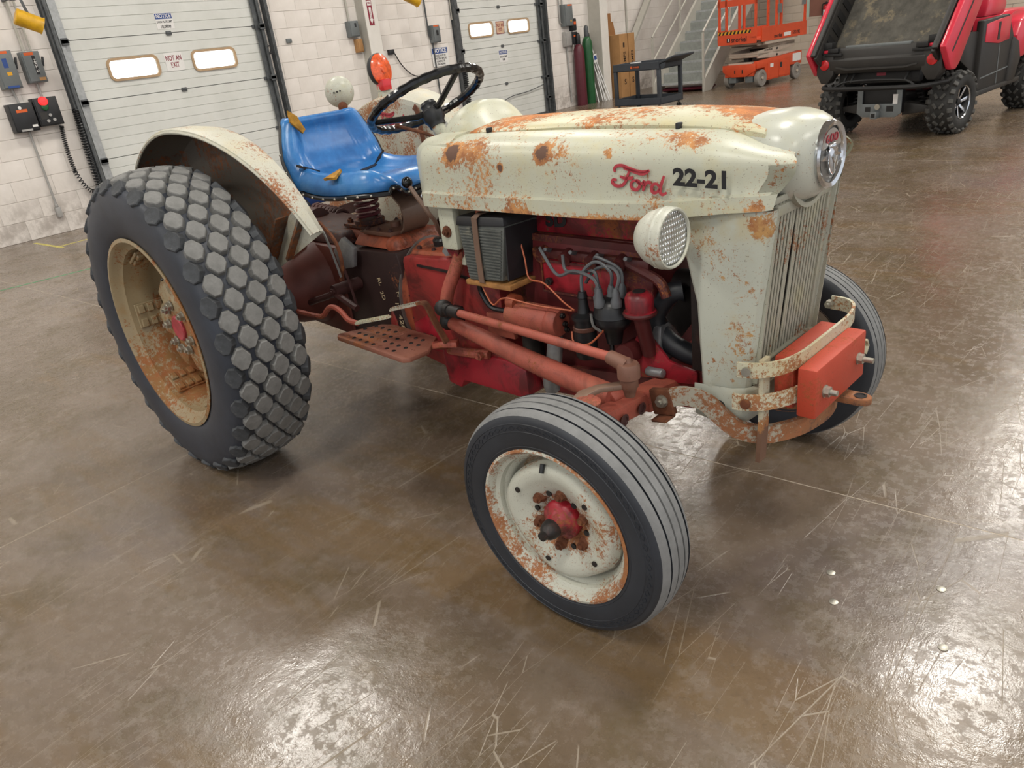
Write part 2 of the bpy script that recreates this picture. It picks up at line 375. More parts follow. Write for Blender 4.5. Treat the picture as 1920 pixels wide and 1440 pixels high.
# polished concrete
k = N('polished_concrete'); pos = k.n('ShaderNodeNewGeometry').outputs['Position']
def mapp(sc, rz=0, loc=(0, 0, 0)):
    mp = k.n('ShaderNodeMapping'); mp.inputs['Rotation'].default_value = (0, 0, rz); mp.inputs['Scale'].default_value = sc; mp.inputs['Location'].default_value = loc; k.l(pos, mp.inputs[0]); return mp.outputs[0]
n1 = k.noise(.62, 5, .66, vec=pos, dist=.6); n2 = k.noise(2.3, 6, .74, vec=pos); n3 = k.noise(9, 5, .75, vec=pos); n4 = k.noise(1.0, 5, .7, vec=mapp((.35, 1.6, 1), .9))
c = k.ramp(n1, [(.34, lin('5d4f3c')), (.44, lin('68594a')), (.54, lin('77695c')), (.66, lin('6c6058'))])
c = k.mix(k.math('MULTIPLY', k.step(n2, .46, .66), .7), c, lin('57492f'))
c = k.mix(k.math('MULTIPLY', k.step(n4, .50, .62), .5), c, lin('6e5632'))
c = k.mix(k.math('MULTIPLY', k.step(n3, .5, .68), .45), c, lin('887c72'))
c = k.mix(k.math('MULTIPLY', k.step(k.noise(38, 2, .8, vec=pos), .56, .7), .25), c, lin('483e33'))
def scratch(rotz, sx_, sy_, th, seed, cut):
    v = k.n('ShaderNodeTexVoronoi', feature='DISTANCE_TO_EDGE'); v.inputs['Scale'].default_value = 1
    mv = mapp((sx_, sy_, 1), rotz, (seed, seed*1.7, 0)); k.l(mv, v.inputs['Vector'])
    msk = k.step(k.noise(3.1, 0, .5, vec=mapp((1, 1, 1), 0, (seed, -seed, 0))), cut, cut+.03)
    return k.math('MULTIPLY', k.step(v.outputs['Distance'], th, th*.25), msk)
sc_l = [scratch(.5, 7.0, 1.0, .0045, 3.1, .54), scratch(-.75, 9.0, 1.2, .005, 9.3, .56), scratch(1.35, 6.0, .8, .004, 17.7, .55), scratch(2.2, 8, 1.1, .005, 37.1, .56)]
ss = sc_l[0]
for q in sc_l[1:]: ss = k.math('MAXIMUM', ss, q)
c = k.mix(k.math('MULTIPLY', ss, .32), c, lin('b9ad9a'))
rg = k.math('ADD', k.math('MULTIPLY', k.step(n2, .35, .65), .08), .17)
rg = k.math('ADD', rg, k.math('MULTIPLY', k.step(k.noise(26, 3, .8, vec=pos), .48, .6), .12)); rg = k.math('ADD', rg, k.math('MULTIPLY', ss, .2))
hgt = k.math('ADD', k.noise(4.5, 3, .6, vec=pos), k.math('MULTIPLY', k.noise(60, 3, .8, vec=pos), .2)); hgt = k.math('ADD', hgt, k.math('MULTIPLY', k.noise(1, 2, .8, vec=mapp((60, 8, 1), .6)), .06))
k.bump(k.math('SUBTRACT', hgt, k.math('MULTIPLY', ss, .12)), .16, .02)
M['floor'] = k.set(c, rg, spec=.85)

# =================================================================== ROOM
XW, YB = -7.4, 19.7
def bevbox(x0, x1, y0, y1, z0, z1, b=.006): return mesh('bevbox', G().bb(x0, x1, y0, y1, z0, z1), [], bevel=b, seg=1)
fl = struct('floor', G().bb(-7.6, 14, -13, 20, -.16, -.0004), M['grout'])
xs = [-7.6, -6.1, -.243, 5.6, 11.5, 14]; ys = [-13, -5.7, .118, 5.95, 11.8, 17.6, 20]
for i in range(len(xs)-1):
    for j in range(len(ys)-1):
        ob('slab', G().bb(xs[i]+.0025, xs[i+1]-.0025, ys[j]+.0025, ys[j+1]-.0025, -.05, 0), M['floor'], fl)
# floor anchors left in the concrete
for i, (x, y) in enumerate(((2.316, -.285), (2.58, -.21), (2.36, -.40), (2.63, -.43))):
    ob('floor_anchor', G().lathe((x, y, 0), (0, 0, 1), [(.012, .0), (.012, .002), (.006, .003), (.001, .003)], 10), M['bolt'], fl)
wd = struct('wall_dock', G().bb(-7.95, -7.58, -13, 19.9, 0, 6.35), M['cmu'])
CP = .2265
def block_mesh(L, h): return mesh('block', G().bb(-.18, 0, .0006, L-.0006, .0014, h-.0014), M['cmu'], bevel=.0022, seg=1)
bm_full = {}
def lay(parent, axis, const, a0, a1, z0, z1, pitch, L, stuff=False, openings=()):
    """running bond courses; axis 'y': wall along y facing +x, axis 'x': wall along x facing -y"""
    g = G(); zi = int(round(z0/pitch)); z = zi*pitch
    while z < z1-.01:
        h = min(pitch, z1-z); off = 0 if zi % 2 else L/2
        spans = [(a0, a1)]
        for (o0, o1, oz) in openings:
            if z < oz-.02: spans = [q for s in spans for q in ((s[0], min(s[1], o0)), (max(s[0], o1), s[1])) if q[1]-q[0] > .02]
        for s0, s1 in spans:
            a = s0
            while a < s1-.01:
                e = min(s1, (math.floor((a-off)/L+1e-6)+1)*L+off)
                if e-a < .01: e = min(s1, e+L)
                if stuff:
                    if axis == 'y': g.bb(const-.18, const, a+.0006, e-.0006, z+.0014, z+h-.0014)
                    else: g.bb(a+.003, e-.003, const, const+.1, z+.0035, z+h-.0035)
                else:
                    key = (round(e-a, 3), round(h, 3))
                    if key not in bm_full: bm_full[key] = block_mesh(*key)
                    o = bpy.data.objects.new('block', bm_full[key]); COL.objects.link(o); o.parent = parent
                    if axis == 'y': o.location = (const, a, z)
                    else: o.location = (a, const, z); o.rotation_euler = (0, 0, -PI/2)
                a = e
        z += pitch; zi += 1
    if stuff:
        o = ob('upper_blocks', g, M['cmu'], parent); o['kind'] = 'stuff'
D1, D2, DH = (2.24, 4.98), (9.1, 11.62), 3.49
lay(wd, 'y', XW, .55, 4.98, 0, 12*CP, CP, .453, openings=[(D1[0], D1[1]+.2, 9)])
lay(wd, 'y', XW, 4.98, 9.1, 0, 12*CP, CP, .453)
lay(wd, 'y', XW, 11.62, 14.4, 0, 12*CP, CP, .453)
OP = [(D1[0], D1[1], DH), (D2[0], D2[1], DH)]
lay(wd, 'y', XW, -13, 19.7, 12*CP, 6.3, CP, .453, True, OP)
lay(wd, 'y', XW, -13, .55, 0, 12*CP, CP, .453, True)
lay(wd, 'y', XW, 14.4, 19.7, 0, 12*CP, CP, .453, True)
wb = struct('wall_back', G().bb(-7.7, 14, YB+.03, YB+.3, 0, 6.35), M['cmu'])
BP = .18
k = N('beige_painted_block'); k.bump(k.noise(40, 5, .7), .25, .003); M['beige'] = k.set(k.ramp(k.noise(2, 5, .6), [(.3, lin('c4b3a0')), (.7, lin('d2c3b3'))]), .75)
_c = M['cmu']; M['cmu'] = M['beige']; bm_full.clear()
lay(wb, 'x', YB, -5.85, -2.25, 0, 9*BP, BP, .45)
lay(wb, 'x', YB, -7.4, -5.85, 0, 9*BP, BP, .45, True); lay(wb, 'x', YB, -2.25, 14, 0, 9*BP, BP, .45, True); lay(wb, 'x', YB, -7.4, 14, 9*BP, 6.3, BP, .45, True)
M['cmu'] = _c
# painted fields on the back wall
ob('painted_field', G().bb(-4.74, -1.5, YB-.004, YB+.02, 1.13, 3.2), M['brown'], wb, label='brown painted field on block wall')
ob('painted_stripe', G().bb(-4.91, -4.742, YB-.005, YB+.02, 1.13, 3.2), M['mint'], wb, label='pale mint painted stripe')
ce = struct('ceiling', G().bb(-7.7, 14, -13, 20, 6.36, 6.5), M['roofdeck'])
for i in range(12): ob('joist', G().bb(-7.6, 14, -12+i*2.8, -11.9+i*2.8, 6.14, 6.36), M['stair'], ce)
for x, y in LAMPS:
    if y > 18.5: continue
    t = thing('high_bay_lamp', 'white rectangular high bay lamp under the ceiling, out of frame', 'lamp', (x, y, LAMP_Z), 0, 'high bay lamps')
    ob('housing', G().bb(-.3, .3, -.65, .65, 0, .09), M['white'], t, bevel=.01)
    ob('diffuser', G().bb(-.27, .27, -.62, .62, -.02, 0), M['lampface'], t)
    for s in (-1, 1): ob('hanger', G().cyl((0, s*.5, .09), (0, s*.5, .36), .006, n=6), M['galv'], t)
# columns on the dock wall
for i, (y0, y1, xf) in enumerate(((6.79, 7.05, -7.19), (13.4, 13.69, -7.07))):
    t = struct('trim_%d' % (i+1), G().bb(xf-.012, xf, y0, y1, 0, 6.14).bb(-7.4, xf-.01, (y0+y1)/2-.008, (y0+y1)/2+.008, 0, 6.14).bb(-7.4, -7.388, y0, y1, 0, 6.14), M['colwhite'], label='painted steel column on block wall')
    ob('web_cover_shade', G().bb(-7.39, xf-.012, y0+.004, y0+.02, 0, 6.13), M['stair'], t, bevel=.003, seg=1)  # side of the white column coloured grey to carry its shade
# doors
def seg_door(name, y0, y1, wins, signs):
    d = struct(name, G().bb(XW-.12, XW-.09, y0-.04, y1+.04, .01, DH), M['door'], label='white sectional overhead dock door')
    zs = [.03, .73, 1.417, 2.105, 2.795, 3.48]
    for i in range(5):
        z0, z1 = zs[i]+.004, zs[i+1]-.004; n = 6; h = (z1-z0)/n; g = G()
        pr = [(-.06, z0)]
        for q in range(n):
            a = z0+q*h; pr += [(-.03, a+(.0 if q == 0 else .005)), (-.03, a+h-(.0 if q == n-1 else .005))]
            if q < n-1: pr += [(-.037, a+h-.002), (-.037, a+h+.002)]
        pr += [(-.06, z1)]
        if i == 2 and wins:
            ys_ = [y0]+[w for ww in wins for w in ww]+[y1]
            wz0, wz1 = wz = (1.625, 1.855)
            def clip(a, b):
                out = [p for p in pr if a <= p[1] <= b]; return [(-.06, a), (-.03, a)]+[p for p in out if p[0] > -.059 and a+.001 < p[1] < b-.001]+[(-.03, b), (-.06, b)]
            for k_ in range(len(ys_)-1):
                if k_ % 2 == 0: g.loft([[(XW+p[0], y, p[1]) for p in pr] for y in (ys_[k_], ys_[k_+1])])
                else:
                    for a, b in ((z0, wz0), (wz1, z1)): g.loft([[(XW+p[0], y, p[1]) for p in clip(a, b)] for y in (ys_[k_], ys_[k_+1])])
        else: g.loft([[(XW+p[0], y, p[1]) for p in pr] for y in (y0, y1)])
        sec = ob('door_section', g, M['door'], d, ang=20)
        if i == 2:
            for a, b in wins:
                def rr(m, yy0, yy1, zz0, zz1, r, x): 
                    out = []
                    for cx, cz, s in ((yy1-r, zz1-r, 0), (yy0+r, zz1-r, 90), (yy0+r, zz0+r, 180), (yy1-r, zz0+r, 270)):
                        for q in range(5): out.append((x, cx+r*math.cos(R(s+q*22.5)), cz+r*math.sin(R(s+q*22.5))))
                    return out
                A_ = [rr(0, a-.035, b+.035, 1.605, 1.872, .075, XW-.03), rr(0, a-.035, b+.035, 1.605, 1.872, .075, XW-.012), rr(0, a-.005, b+.005, 1.635, 1.842, .052, XW-.012), rr(0, a-.005, b+.005, 1.635, 1.842, .052, XW-.045)]
                ob('window_frame', G().loft(A_, caps=False), M['tanframe'], sec)
                ob('pane', G().bb(XW-.05, XW-.045, a-.01, b+.01, 1.62, 1.86), M['lens'], sec)
        if i < 4:
            g = G(); hz = zs[i+1]; yc = (y0+y1)/2
            g.bb(XW-.03, XW-.012, yc-.035, yc+.035, hz-.03, hz+.02).cyl((XW-.02, yc-.04, hz-.005), (XW-.02, yc+.04, hz-.005), .012)
            for s in (y0+.03, y1-.03): g.bb(XW-.03, XW-.005, s-.04, s+.03, hz-.03, hz+.015)
            ob('hinge', g, M['galvd'], d, bevel=.002, seg=1)
    return d
M['tanframe'] = plain('tan_window_frame', 'b79a78', .6, 0, .08)
d1 = seg_door('door_1', 2.25, 4.93, [(2.70, 3.31), (3.85, 4.46)], 0)
d2 = seg_door('door_2', 9.15, 11.6, [(9.48, 10.12), (10.62, 11.26)], 0)
ob('threshold', G().bb(XW-.1, XW+.03, 2.2, 5, 0, .028), M['galvd'], d1); ob('threshold', G().bb(XW-.1, XW+.03, 9.1, 11.65, 0, .028), M['galvd'], d2)
def track(y, side, dark=False):
    m = M['galvd'] if dark else M['galv']
    t = struct('trim_%d' % (3+track.n), G().bb(XW, XW+.012, y-.05 if side > 0 else y-.09, y+.09 if side > 0 else y+.05, 0, 5.2), m, label='galvanised vertical track of the dock door'); track.n += 1
    c = y-side*.1
    ob('guide_channel', G().bb(XW+.0, XW+.10, c-.006, c+.006, 0, 5.2).bb(XW+.088, XW+.1, c-.02, c+.03, 0, 5.2).bb(XW+.0, XW+.012, c-.02, c+.05, 0, 5.2), M['galvd'], t)
    ob('roller_strip', G().bb(XW+.03, XW+.05, y-.02, y+.02, 0, 5.2), m, t)
    for z in (.32, .73, 1.42, 2.1, 2.8): ob('track_bracket', G().bb(XW+.01, XW+.07, y+side*.02-.03, y+side*.02+.05, z-.03, z+.015).bb(XW+.055, XW+.07, y+side*.02-.03, y+side*.02+.05, z-.05, z+.03), M['galvd'], t, bevel=.003, seg=1)
    return t
track.n = 0
track(2.2, 1); track(4.98, -1, True); track(9.1, 1, True); track(11.66, -1, True)
t = struct('trim_7', G().bb(XW+.0, XW+.13, 2.1, 2.125, 0, 4), M['galvd'], label='dark steel angle beside first dock door')
# --------------------------------------------------------------- signs (flat plates with lettering)
def plate(name, y0, y1, z0, z1, x=XW-.026, mat='white', label='', cat='sign', grp=None):
    o = ob(name, G().bb(x-.003, x, y0, y1, z0, z1), M[mat]); tag(o, label, cat, grp); return o
def wt(p, body, mat, y, z, size, x=XW-.026, width=None, bold=.0, sp=1.0, rot=0):
    ux = Vector((0, math.cos(rot), math.sin(rot))); uy = Vector((0, -math.sin(rot), math.cos(rot)))
    return text('lettering', body, M[mat], p, (x+.0005, y, z), ux, uy, size, .0004, width, bold, sp=sp)
o = plate('notice_sign', 3.46, 3.70, 2.15, 2.34, label='white sign headed NOTICE with dock plate limit on first dock door')
ob('header', G().bb(XW-.026, XW-.0255, 3.465, 3.695, 2.27, 2.335), M['inkblue'], o)
wt(o, 'NOTICE', 'white', 3.58, 2.303, .062, width=.2, bold=.0008); wt(o, 'DOCK PLATE LIMIT', 'ink', 3.58, 2.235, .034, width=.215, bold=.0008); wt(o, '18,000#', 'ink', 3.58, 2.18, .052, width=.14, bold=.001)
o = plate('exit_sign', 3.435, 3.69, 1.65, 1.87, label='white sign reading NOT AN EXIT between the windows of the left door')
wt(o, 'NOT AN\nEXIT', 'inkred', 3.562, 1.76, .088, width=.22, bold=.0015, sp=.95)
o = plate('exit_sign', 10.25, 10.49, 1.63, 1.85, mat='card', label='orange bordered sign reading NOT AN EXIT on the second dock door')
o.data.materials[0] = M['hazard2'] = plain('faded_sign_face', 'd9b99a', .6)
ob('border', G().bb(XW-.026, XW-.0256, 10.25, 10.49, 1.63, 1.642).bb(XW-.026, XW-.0256, 10.25, 10.49, 1.838, 1.85).bb(XW-.026, XW-.0256, 10.25, 10.262, 1.63, 1.85).bb(XW-.026, XW-.0256, 10.478, 10.49, 1.63, 1.85), M['inkred'], o)
wt(o, 'NOT AN\nEXIT', 'inkred', 10.37, 1.74, .085, width=.2, bold=.002, sp=.95)
o = plate('notice_sign', 10.24, 10.51, 1.12, 1.345, label='small white NOTICE sign low on the second dock door')
ob('header', G().bb(XW-.026, XW-.0255, 10.25, 10.5, 1.265, 1.335), M['inkblue'], o)
wt(o, 'NOTICE', 'white', 10.375, 1.3, .06, width=.21, bold=.0008); wt(o, 'DOCK PLATE LIMIT\n15,000#', 'ink', 10.375, 1.195, .05, width=.21, bold=.001)
o = plate('notice_sign', 8.35, 8.76, 1.22, 1.53, XW+.02, label='white NOTICE sign on the block wall left of the second dock door')
ob('header', G().bb(XW+.02, XW+.0205, 8.36, 8.75, 1.43, 1.52), M['inkblue'], o)
wt(o, 'NOTICE', 'white', 8.555, 1.475, .088, XW+.02, .33, .003); wt(o, 'WHEELS MUST BE\nCHOCKED BEFORE\nLOADING OR\nUNLOADING', 'ink', 8.555, 1.325, .046, XW+.02, .3, .001, sp=1.0)
o = plate('fire_sign', 6.86, 6.96, 1.97, 2.34, -7.185, 'inkred', label='tall red sign with FIRE and white down arrow on the white column')
ob('arrow', G().prism([(-.022, .0), (-.022, -.17), (-.038, -.17), (0, -.235), (.038, -.17), (.022, -.17), (.022, 0)], (-7.1845, 6.91, 2.225), (0, 1, 0), (0, 0, 1), (.0005, 0, 0)), M['white'], o)
ob('label_box', G().bb(-7.185, -7.1845, 6.87, 6.95, 2.25, 2.32), M['white'], o); wt(o, 'FIRE', 'inkred', 6.91, 2.285, .035, -7.184, .065, .001)
wt(o, 'EXTINGUISHER', 'inkred', 6.91, 2.13, .02, -7.184, .13, .0005, rot=-PI/2)
for i, (y, z, ch, nm) in enumerate(((4.99, 1.77, '2', 'first'), (8.98, 1.2, '2', 'second'))):
    q = text('lettering', ch, M['ink'], None, (XW+.1, y, z), (0, 1, 0), (0, 0, 1), .17, .0006, None, .002); tag(q, 'black stencilled numeral 2 on the track beside the %s dock door' % nm, 'numeral')
# --------------------------------------------------------------- electrical gear
def ebox(name, y0, y1, z0, z1, dpt, mat, label, cat='box', x=XW, door=True, handle=0, lab=None, grp=None):
    t = thing(name, label, cat, (x, (y0+y1)/2, z0), 0, grp); w, h = y1-y0, z1-z0
    ob('enclosure', G().bb(0, dpt, -w/2, w/2, 0, h), M[mat], t, bevel=.006)
    if door: ob('cover', G().bb(dpt, dpt+.012, -w/2+.01, w/2-.01, .015, h-.015), M[mat], t, bevel=.004)
    if handle: ob('switch_handle', G().bb(dpt*.3, dpt*.5, handle*w/2, handle*(w/2+.03), h*.5, h*.56).box((dpt*.5, handle*(w/2+.03), h*.66), (.03, .02, h*.3), Matrix.Rotation(R(-14*handle), 3, 'X')), M['boxdark'], t, bevel=.004)
    for (a, b, c, d, m) in (lab or []): ob('label', G().bb(dpt+.012, dpt+.0135, -w/2+a*w, -w/2+b*w, c*h, d*h), M[m], t)
    return t
ebox('disconnect_box', 1.40, 1.60, 1.655, 2.05, .11, 'boxgrey', 'grey disconnect box, leftmost on the wall, with blue and yellow labels', lab=[(.2, .75, .92, .985, 'orangelab'), (.35, .6, .55, .8, 'inkblue'), (.4, .65, .35, .44, 'hazard'), (.2, .8, .02, .08, 'inkblue')], handle=1)
t = ebox('disconnect_box', 1.69, 1.89, 1.69, 2.02, .1, 'boxgrey', 'grey disconnect box with black strip label left of the first dock door', lab=[(.15, .65, .88, .97, 'orangelab'), (.5, .68, .25, .85, 'ink'), (.55, .9, .06, .16, 'card')], handle=1)
text('lettering', 'NO. 2', M['white'], t, (.1145, .02, .18), (0, 0, -1), (0, 1, 0), .035, .0004, .14, .001)
t = ebox('control_box', 1.36, 1.62, 1.19, 1.50, .12, 'boxdark', 'wide black control box with orange label and round knob', lab=[(.25, .7, .68, .78, 'orangelab'), (.7, .92, .14, .22, 'white'), (.2, .66, .03, .1, 'conduit')])
ob('knob', G().lathe((.13, -.02, .26), (1, 0, 0), [(.018, 0), (.018, .012), (.01, .014), (.001, .014)], 14), M['white'], t)
t = ebox('control_box', 1.635, 1.90, 1.22, 1.53, .12, 'boxdark', 'black control box with lit red lamp beside first dock door', lab=[(.1, .4, .25, .5, 'utvblk')])
ob('red_lamp', G().lathe((.13, -.03, .27), (1, 0, 0), [(.05, 0), (.05, .02), (.04, .035), (.001, .04)], 16), M['redglow'], t, label='lit red lamp')
ob('green_lamp', G().lathe((.13, -.03, .205), (1, 0, 0), [(.04, 0), (.04, .015), (.03, .025), (.001, .03)], 16), M['green'], t, label='dark green lamp')
for y, z in ((.0, .115), (.03, .06), (-.04, .055)): ob('push_button', G().lathe((.13, y, z), (1, 0, 0), [(.018, 0), (.018, .012), (.001, .013)], 12), M['conduit'], t)
def pipe(name, path, r, mat, label, cat='conduit', grp=None, n=8, k_=0):
    o = ob(name, G().tube(sm(path, k_) if k_ else path, r, n), M[mat]); return tag(o, label, cat, grp)
X = XW+.03
pipe('conduit', [(X, 1.52, 1.50), (X, 1.50, 1.67)], .014, 'conduit', 'short conduit between the leftmost grey box and the black box below')
pipe('conduit', [(X, 1.79, 1.52), (X, 1.78, 1.70)], .014, 'conduit', 'short conduit under the grey box with black strip label')
pipe('conduit', [(X, 1.76, 2.02), (X, 1.76, 6.0)], .016, 'stair', 'painted conduit rising from the second grey disconnect box')
pipe('conduit', [(X, 1.84, 2.02), (X, 1.84, 6.0)], .012, 'stair', 'thin painted conduit beside the one above the second grey box')
pipe('conduit', [(X, 1.52, 1.19), (X, 1.52, .30)], .014, 'conduit', 'grey conduit dropping from the wide black control box toward the floor')
o = ob('junction_fitting', G().bb(XW, XW+.06, 1.49, 1.55, .19, .31).cyl((X, 1.52, .31), (X, 1.52, .35), .02), M['conduit'], bevel=.008); tag(o, 'small grey conduit fitting at the end of the low conduit near the floor', 'fitting')
pipe('cable', [(XW+.06, 1.47, 2.05), (XW+.07, 1.52, 2.2), (XW+.05, 1.44, 2.3), (XW+.03, 1.35, 2.32)], .012, 'conduit', 'curved cable above the leftmost grey box', 'cable', k_=6)
def coil(path, r, wr, turns, name, label, cat='cable', mat='black'):
    P = [Vector(p) for p in sm(path, 10)]; L = len(P)-1; out = []; n = turns*9
    for i in range(n+1):
        t = i/n*L; a = min(int(t), L-1); p = P[a].lerp(P[a+1], t-a); T = (P[a+1]-P[a]).normalized(); u = T.cross(Vector((1, 0, 0))).normalized(); w = T.cross(u)
        ph = 2*PI*turns*i/n; out.append(p+r*(math.cos(ph)*u+math.sin(ph)*w))
    return tag(ob(name, G().tube(out, wr, 5), M[mat]), label, cat)
coil([(XW+.05, 1.88, 1.20), (XW+.05, 1.85, .95), (XW+.06, 1.85, .66)], .022, .006, 24, 'coiled_cord', 'thin black coiled cord hanging below the control box with red lamp')
coil([(XW+.06, 1.85, .66), (XW+.06, 1.90, .5), (XW+.06, 1.98, .40), (XW+.06, 2.10, .45)], .022, .006, 14, 'coiled_cord', 'black coiled cord sagging between the hanging cord and the door track')
coil([(XW+.09, 2.08, 1.36), (XW+.09, 2.06, .9), (XW+.09, 2.06, .36)], .035, .008, 34, 'coiled_cord', 'thick black coiled spring along the left track of the first dock door')
coil([(XW+.13, 9.03, 1.15), (XW+.13, 9.03, .3)], .04, .009, 26, 'coiled_cord', 'thick black coiled spring along the left track of the second dock door')
def canister(x, y, z, label):
    t = thing('dock_lamp', label, 'lamp', (x, y, z), 0)
    ax = Vector((.15, .75, -.38)).normalized(); p = Vector((0, -.11, .05))
    ob('lamp_shade', G().lathe(p, ax, [(.001, 0), (.075, .0), (.085, .012), (.085, .06), (.082, .24), (.09, .26), (.08, .26), (.074, .1), (.001, .09)], 24), M['yellow'], t)
    ob('bracket', G().bar([(-.35, .0, .25), (-.2, .0, .22), (0, 0, .22), (.0, .02, .1), (.0, .03, .06)], (0, 1, 0), .03, .006).cyl((-.5, 0, .25), (-.2, 0, .25), .015, n=8), M['galvd'], t)
    return t
canister(-6.92, 1.74, 2.30, 'round yellow dock lamp on a bracket at the left end of the dock wall')
canister(-6.92, 7.58, 2.30, 'yellow dock lamp high on the dock wall between the two doors, cut by the frame')
ebox('junction_box', 6.53, 6.72, 1.83, 2.06, .1, 'boxgrey', 'grey switch box left of the white column', lab=[(.5, .7, .6, .85, 'boxdark')])
ebox('relay_box', 6.64, 6.76, 1.60, 1.80, .08, 'card', 'small yellowish box under the grey switch box', lab=[])
pipe('conduit', [(X, 6.6, 2.06), (X, 6.58, 6.0)], .016, 'stair', 'painted conduit rising above the grey switch box left of the column')
ebox('disconnect_box', 8.37, 8.55, 1.61, 1.89, .1, 'boxgrey', 'grey disconnect box above the NOTICE sign on the block wall', lab=[(.1, .8, .9, .98, 'orangelab'), (.4, .7, .4, .7, 'boxdark')], handle=1)
pipe('conduit', [(X, 8.33, 6.0), (X, 8.33, 1.75), (X, 8.4, 1.62), (X, 8.4, .15)], .014, 'galvd', 'grey conduit beside the disconnect box between column and second dock door')
pipe('conduit', [(X, 8.98, 6.0), (X, 8.98, 1.95)], .012, 'stair', 'thin painted conduit just left of the second dock door track')
ebox('outlet_box', 7.32, 7.44, 1.51, 1.59, .05, 'boxdark', 'small black outlet right of the white column', door=False)
pipe('cable', [(X, 7.44, 1.54), (X, 7.6, 1.3), (X, 7.85, 1.13), (X, 8.3, 1.08)], .009, 'black', 'black cable sagging from the small outlet right of the white column', 'cable', k_=6)
ebox('outlet_box', 5.36, 5.45, 1.84, 1.9, .03, 'boxgrey', 'small outlet plate on the block wall between the doors', door=False)
ebox('disconnect_box', 12.36, 12.64, 1.62, 2.04, .13, 'boxgrey', 'large grey disconnect box right of the second dock door', lab=[(.3, .9, .92, .98, 'orangelab'), (.6, .75, .2, .28, 'hazard')], handle=1)
ebox('control_box', 12.655, 12.79, 1.52, 1.76, .1, 'boxdark', 'small black control box with orange label, upper, right of second dock door', lab=[(.2, .8, .5, .75, 'orangelab')])
ebox('fuse_box', 12.36, 12.58, 1.23, 1.52, .1, 'conduit', 'pale grey panel box below the large disconnect box')
ebox('control_box', 12.59, 12.77, 1.25, 1.50, .12, 'boxdark', 'lower black control box with orange label above the maroon cylinder', lab=[(.15, .8, .6, .75, 'orangelab'), (.6, .8, .3, .38, 'white')])
pipe('conduit', [(X, 12.47, 1.23), (X, 12.5, .1)], .018, 'conduit', 'conduit running down from the pale panel box to the floor')
pipe('conduit', [(X, 12.3, 6), (X, 12.3, 1.7), (X, 12.4, 1.66)], .016, 'conduit', 'conduit above the large disconnect box, left one')
pipe('conduit', [(X, 12.42, 6), (X, 12.42, 2.04)], .016, 'conduit', 'conduit above the large disconnect box, right one')
pipe('cable', [(XW+.1, 12.68, 1.25), (XW+.1, 12.66, 1.0), (XW+.12, 12.64, .75)], .014, 'black', 'black cable with plug hanging left of the maroon cylinder', 'cable', k_=6)
pipe('cable', [(XW+.0, 9.95, .35), (XW+.0, 10.45, .47), (XW+.0, 11.0, .5), (XW+.02, 11.55, .58)], .008, 'galvd', 'thin pull cable lying across the lower second dock door', 'cable', k_=6)
# fire extinguisher on the back wall
t = thing('fire_extinguisher', 'red fire extinguisher hanging on the back wall over the brown field', 'extinguisher', (-4.29, YB-.09, .97))
ob('cylinder', G().lathe((0, 0, 0), (0, 0, 1), [(.001, 0), (.07, .0), (.075, .02), (.075, .34), (.05, .39), (.02, .41), (.001, .41)], 20), M['ext'], t)
ob('valve', G().bb(-.05, .05, -.015, .015, .41, .45).cyl((0, 0, .4), (0, 0, .47), .02), M['black'], t)
ob('hose', G().tube(sm([(-.03, 0, .44), (-.1, 0, .4), (-.1, 0, .2), (-.08, -.02, .12)], 5), .012), M['black'], t)
ob('label', G().lathe((0, 0, .14), (0, 0, 1), [(.0757, 0), (.0757, .15)], 20, caps=False), M['white'], t); ob('band', G().lathe((0, 0, .01), (0, 0, 1), [(.0757, 0), (.0757, .08)], 20, caps=False), M['inkblue'], t, label='blue band')
# floor markings
o = ob('floor_tape', G().bb(-7.15, -6.35, 1.05, 1.09, 0, .001), M['tape']); tag(o, 'worn yellow tape strip on the floor near the dock wall', 'tape')
o = ob('floor_tape', G().bb(-6.5, -6.46, 1.09, 1.9, 0, .001), M['tape']); tag(o, 'faded yellow tape strip on the floor running toward the first dock door', 'tape')
o = ob('floor_line', G().box((-4.9, .25, .0006), (.02, 1.1, .0012), Matrix.Rotation(R(-12), 3, 'Z')), M['greentape']); tag(o, 'thin green line on the floor behind the rear tire', 'line')

# =================================================================== TRACTOR
T = thing('tractor', 'old cream and red farm tractor with blue seat and rusty hood, centre of the hall', 'tractor', (0, 0, 0), R(-4.682))
def P_(name, g, mat, parent=None, **k): return ob(name, g, M[mat] if isinstance(mat, str) else mat, parent or T, **k)
YO = Vector((0, -1, 0))
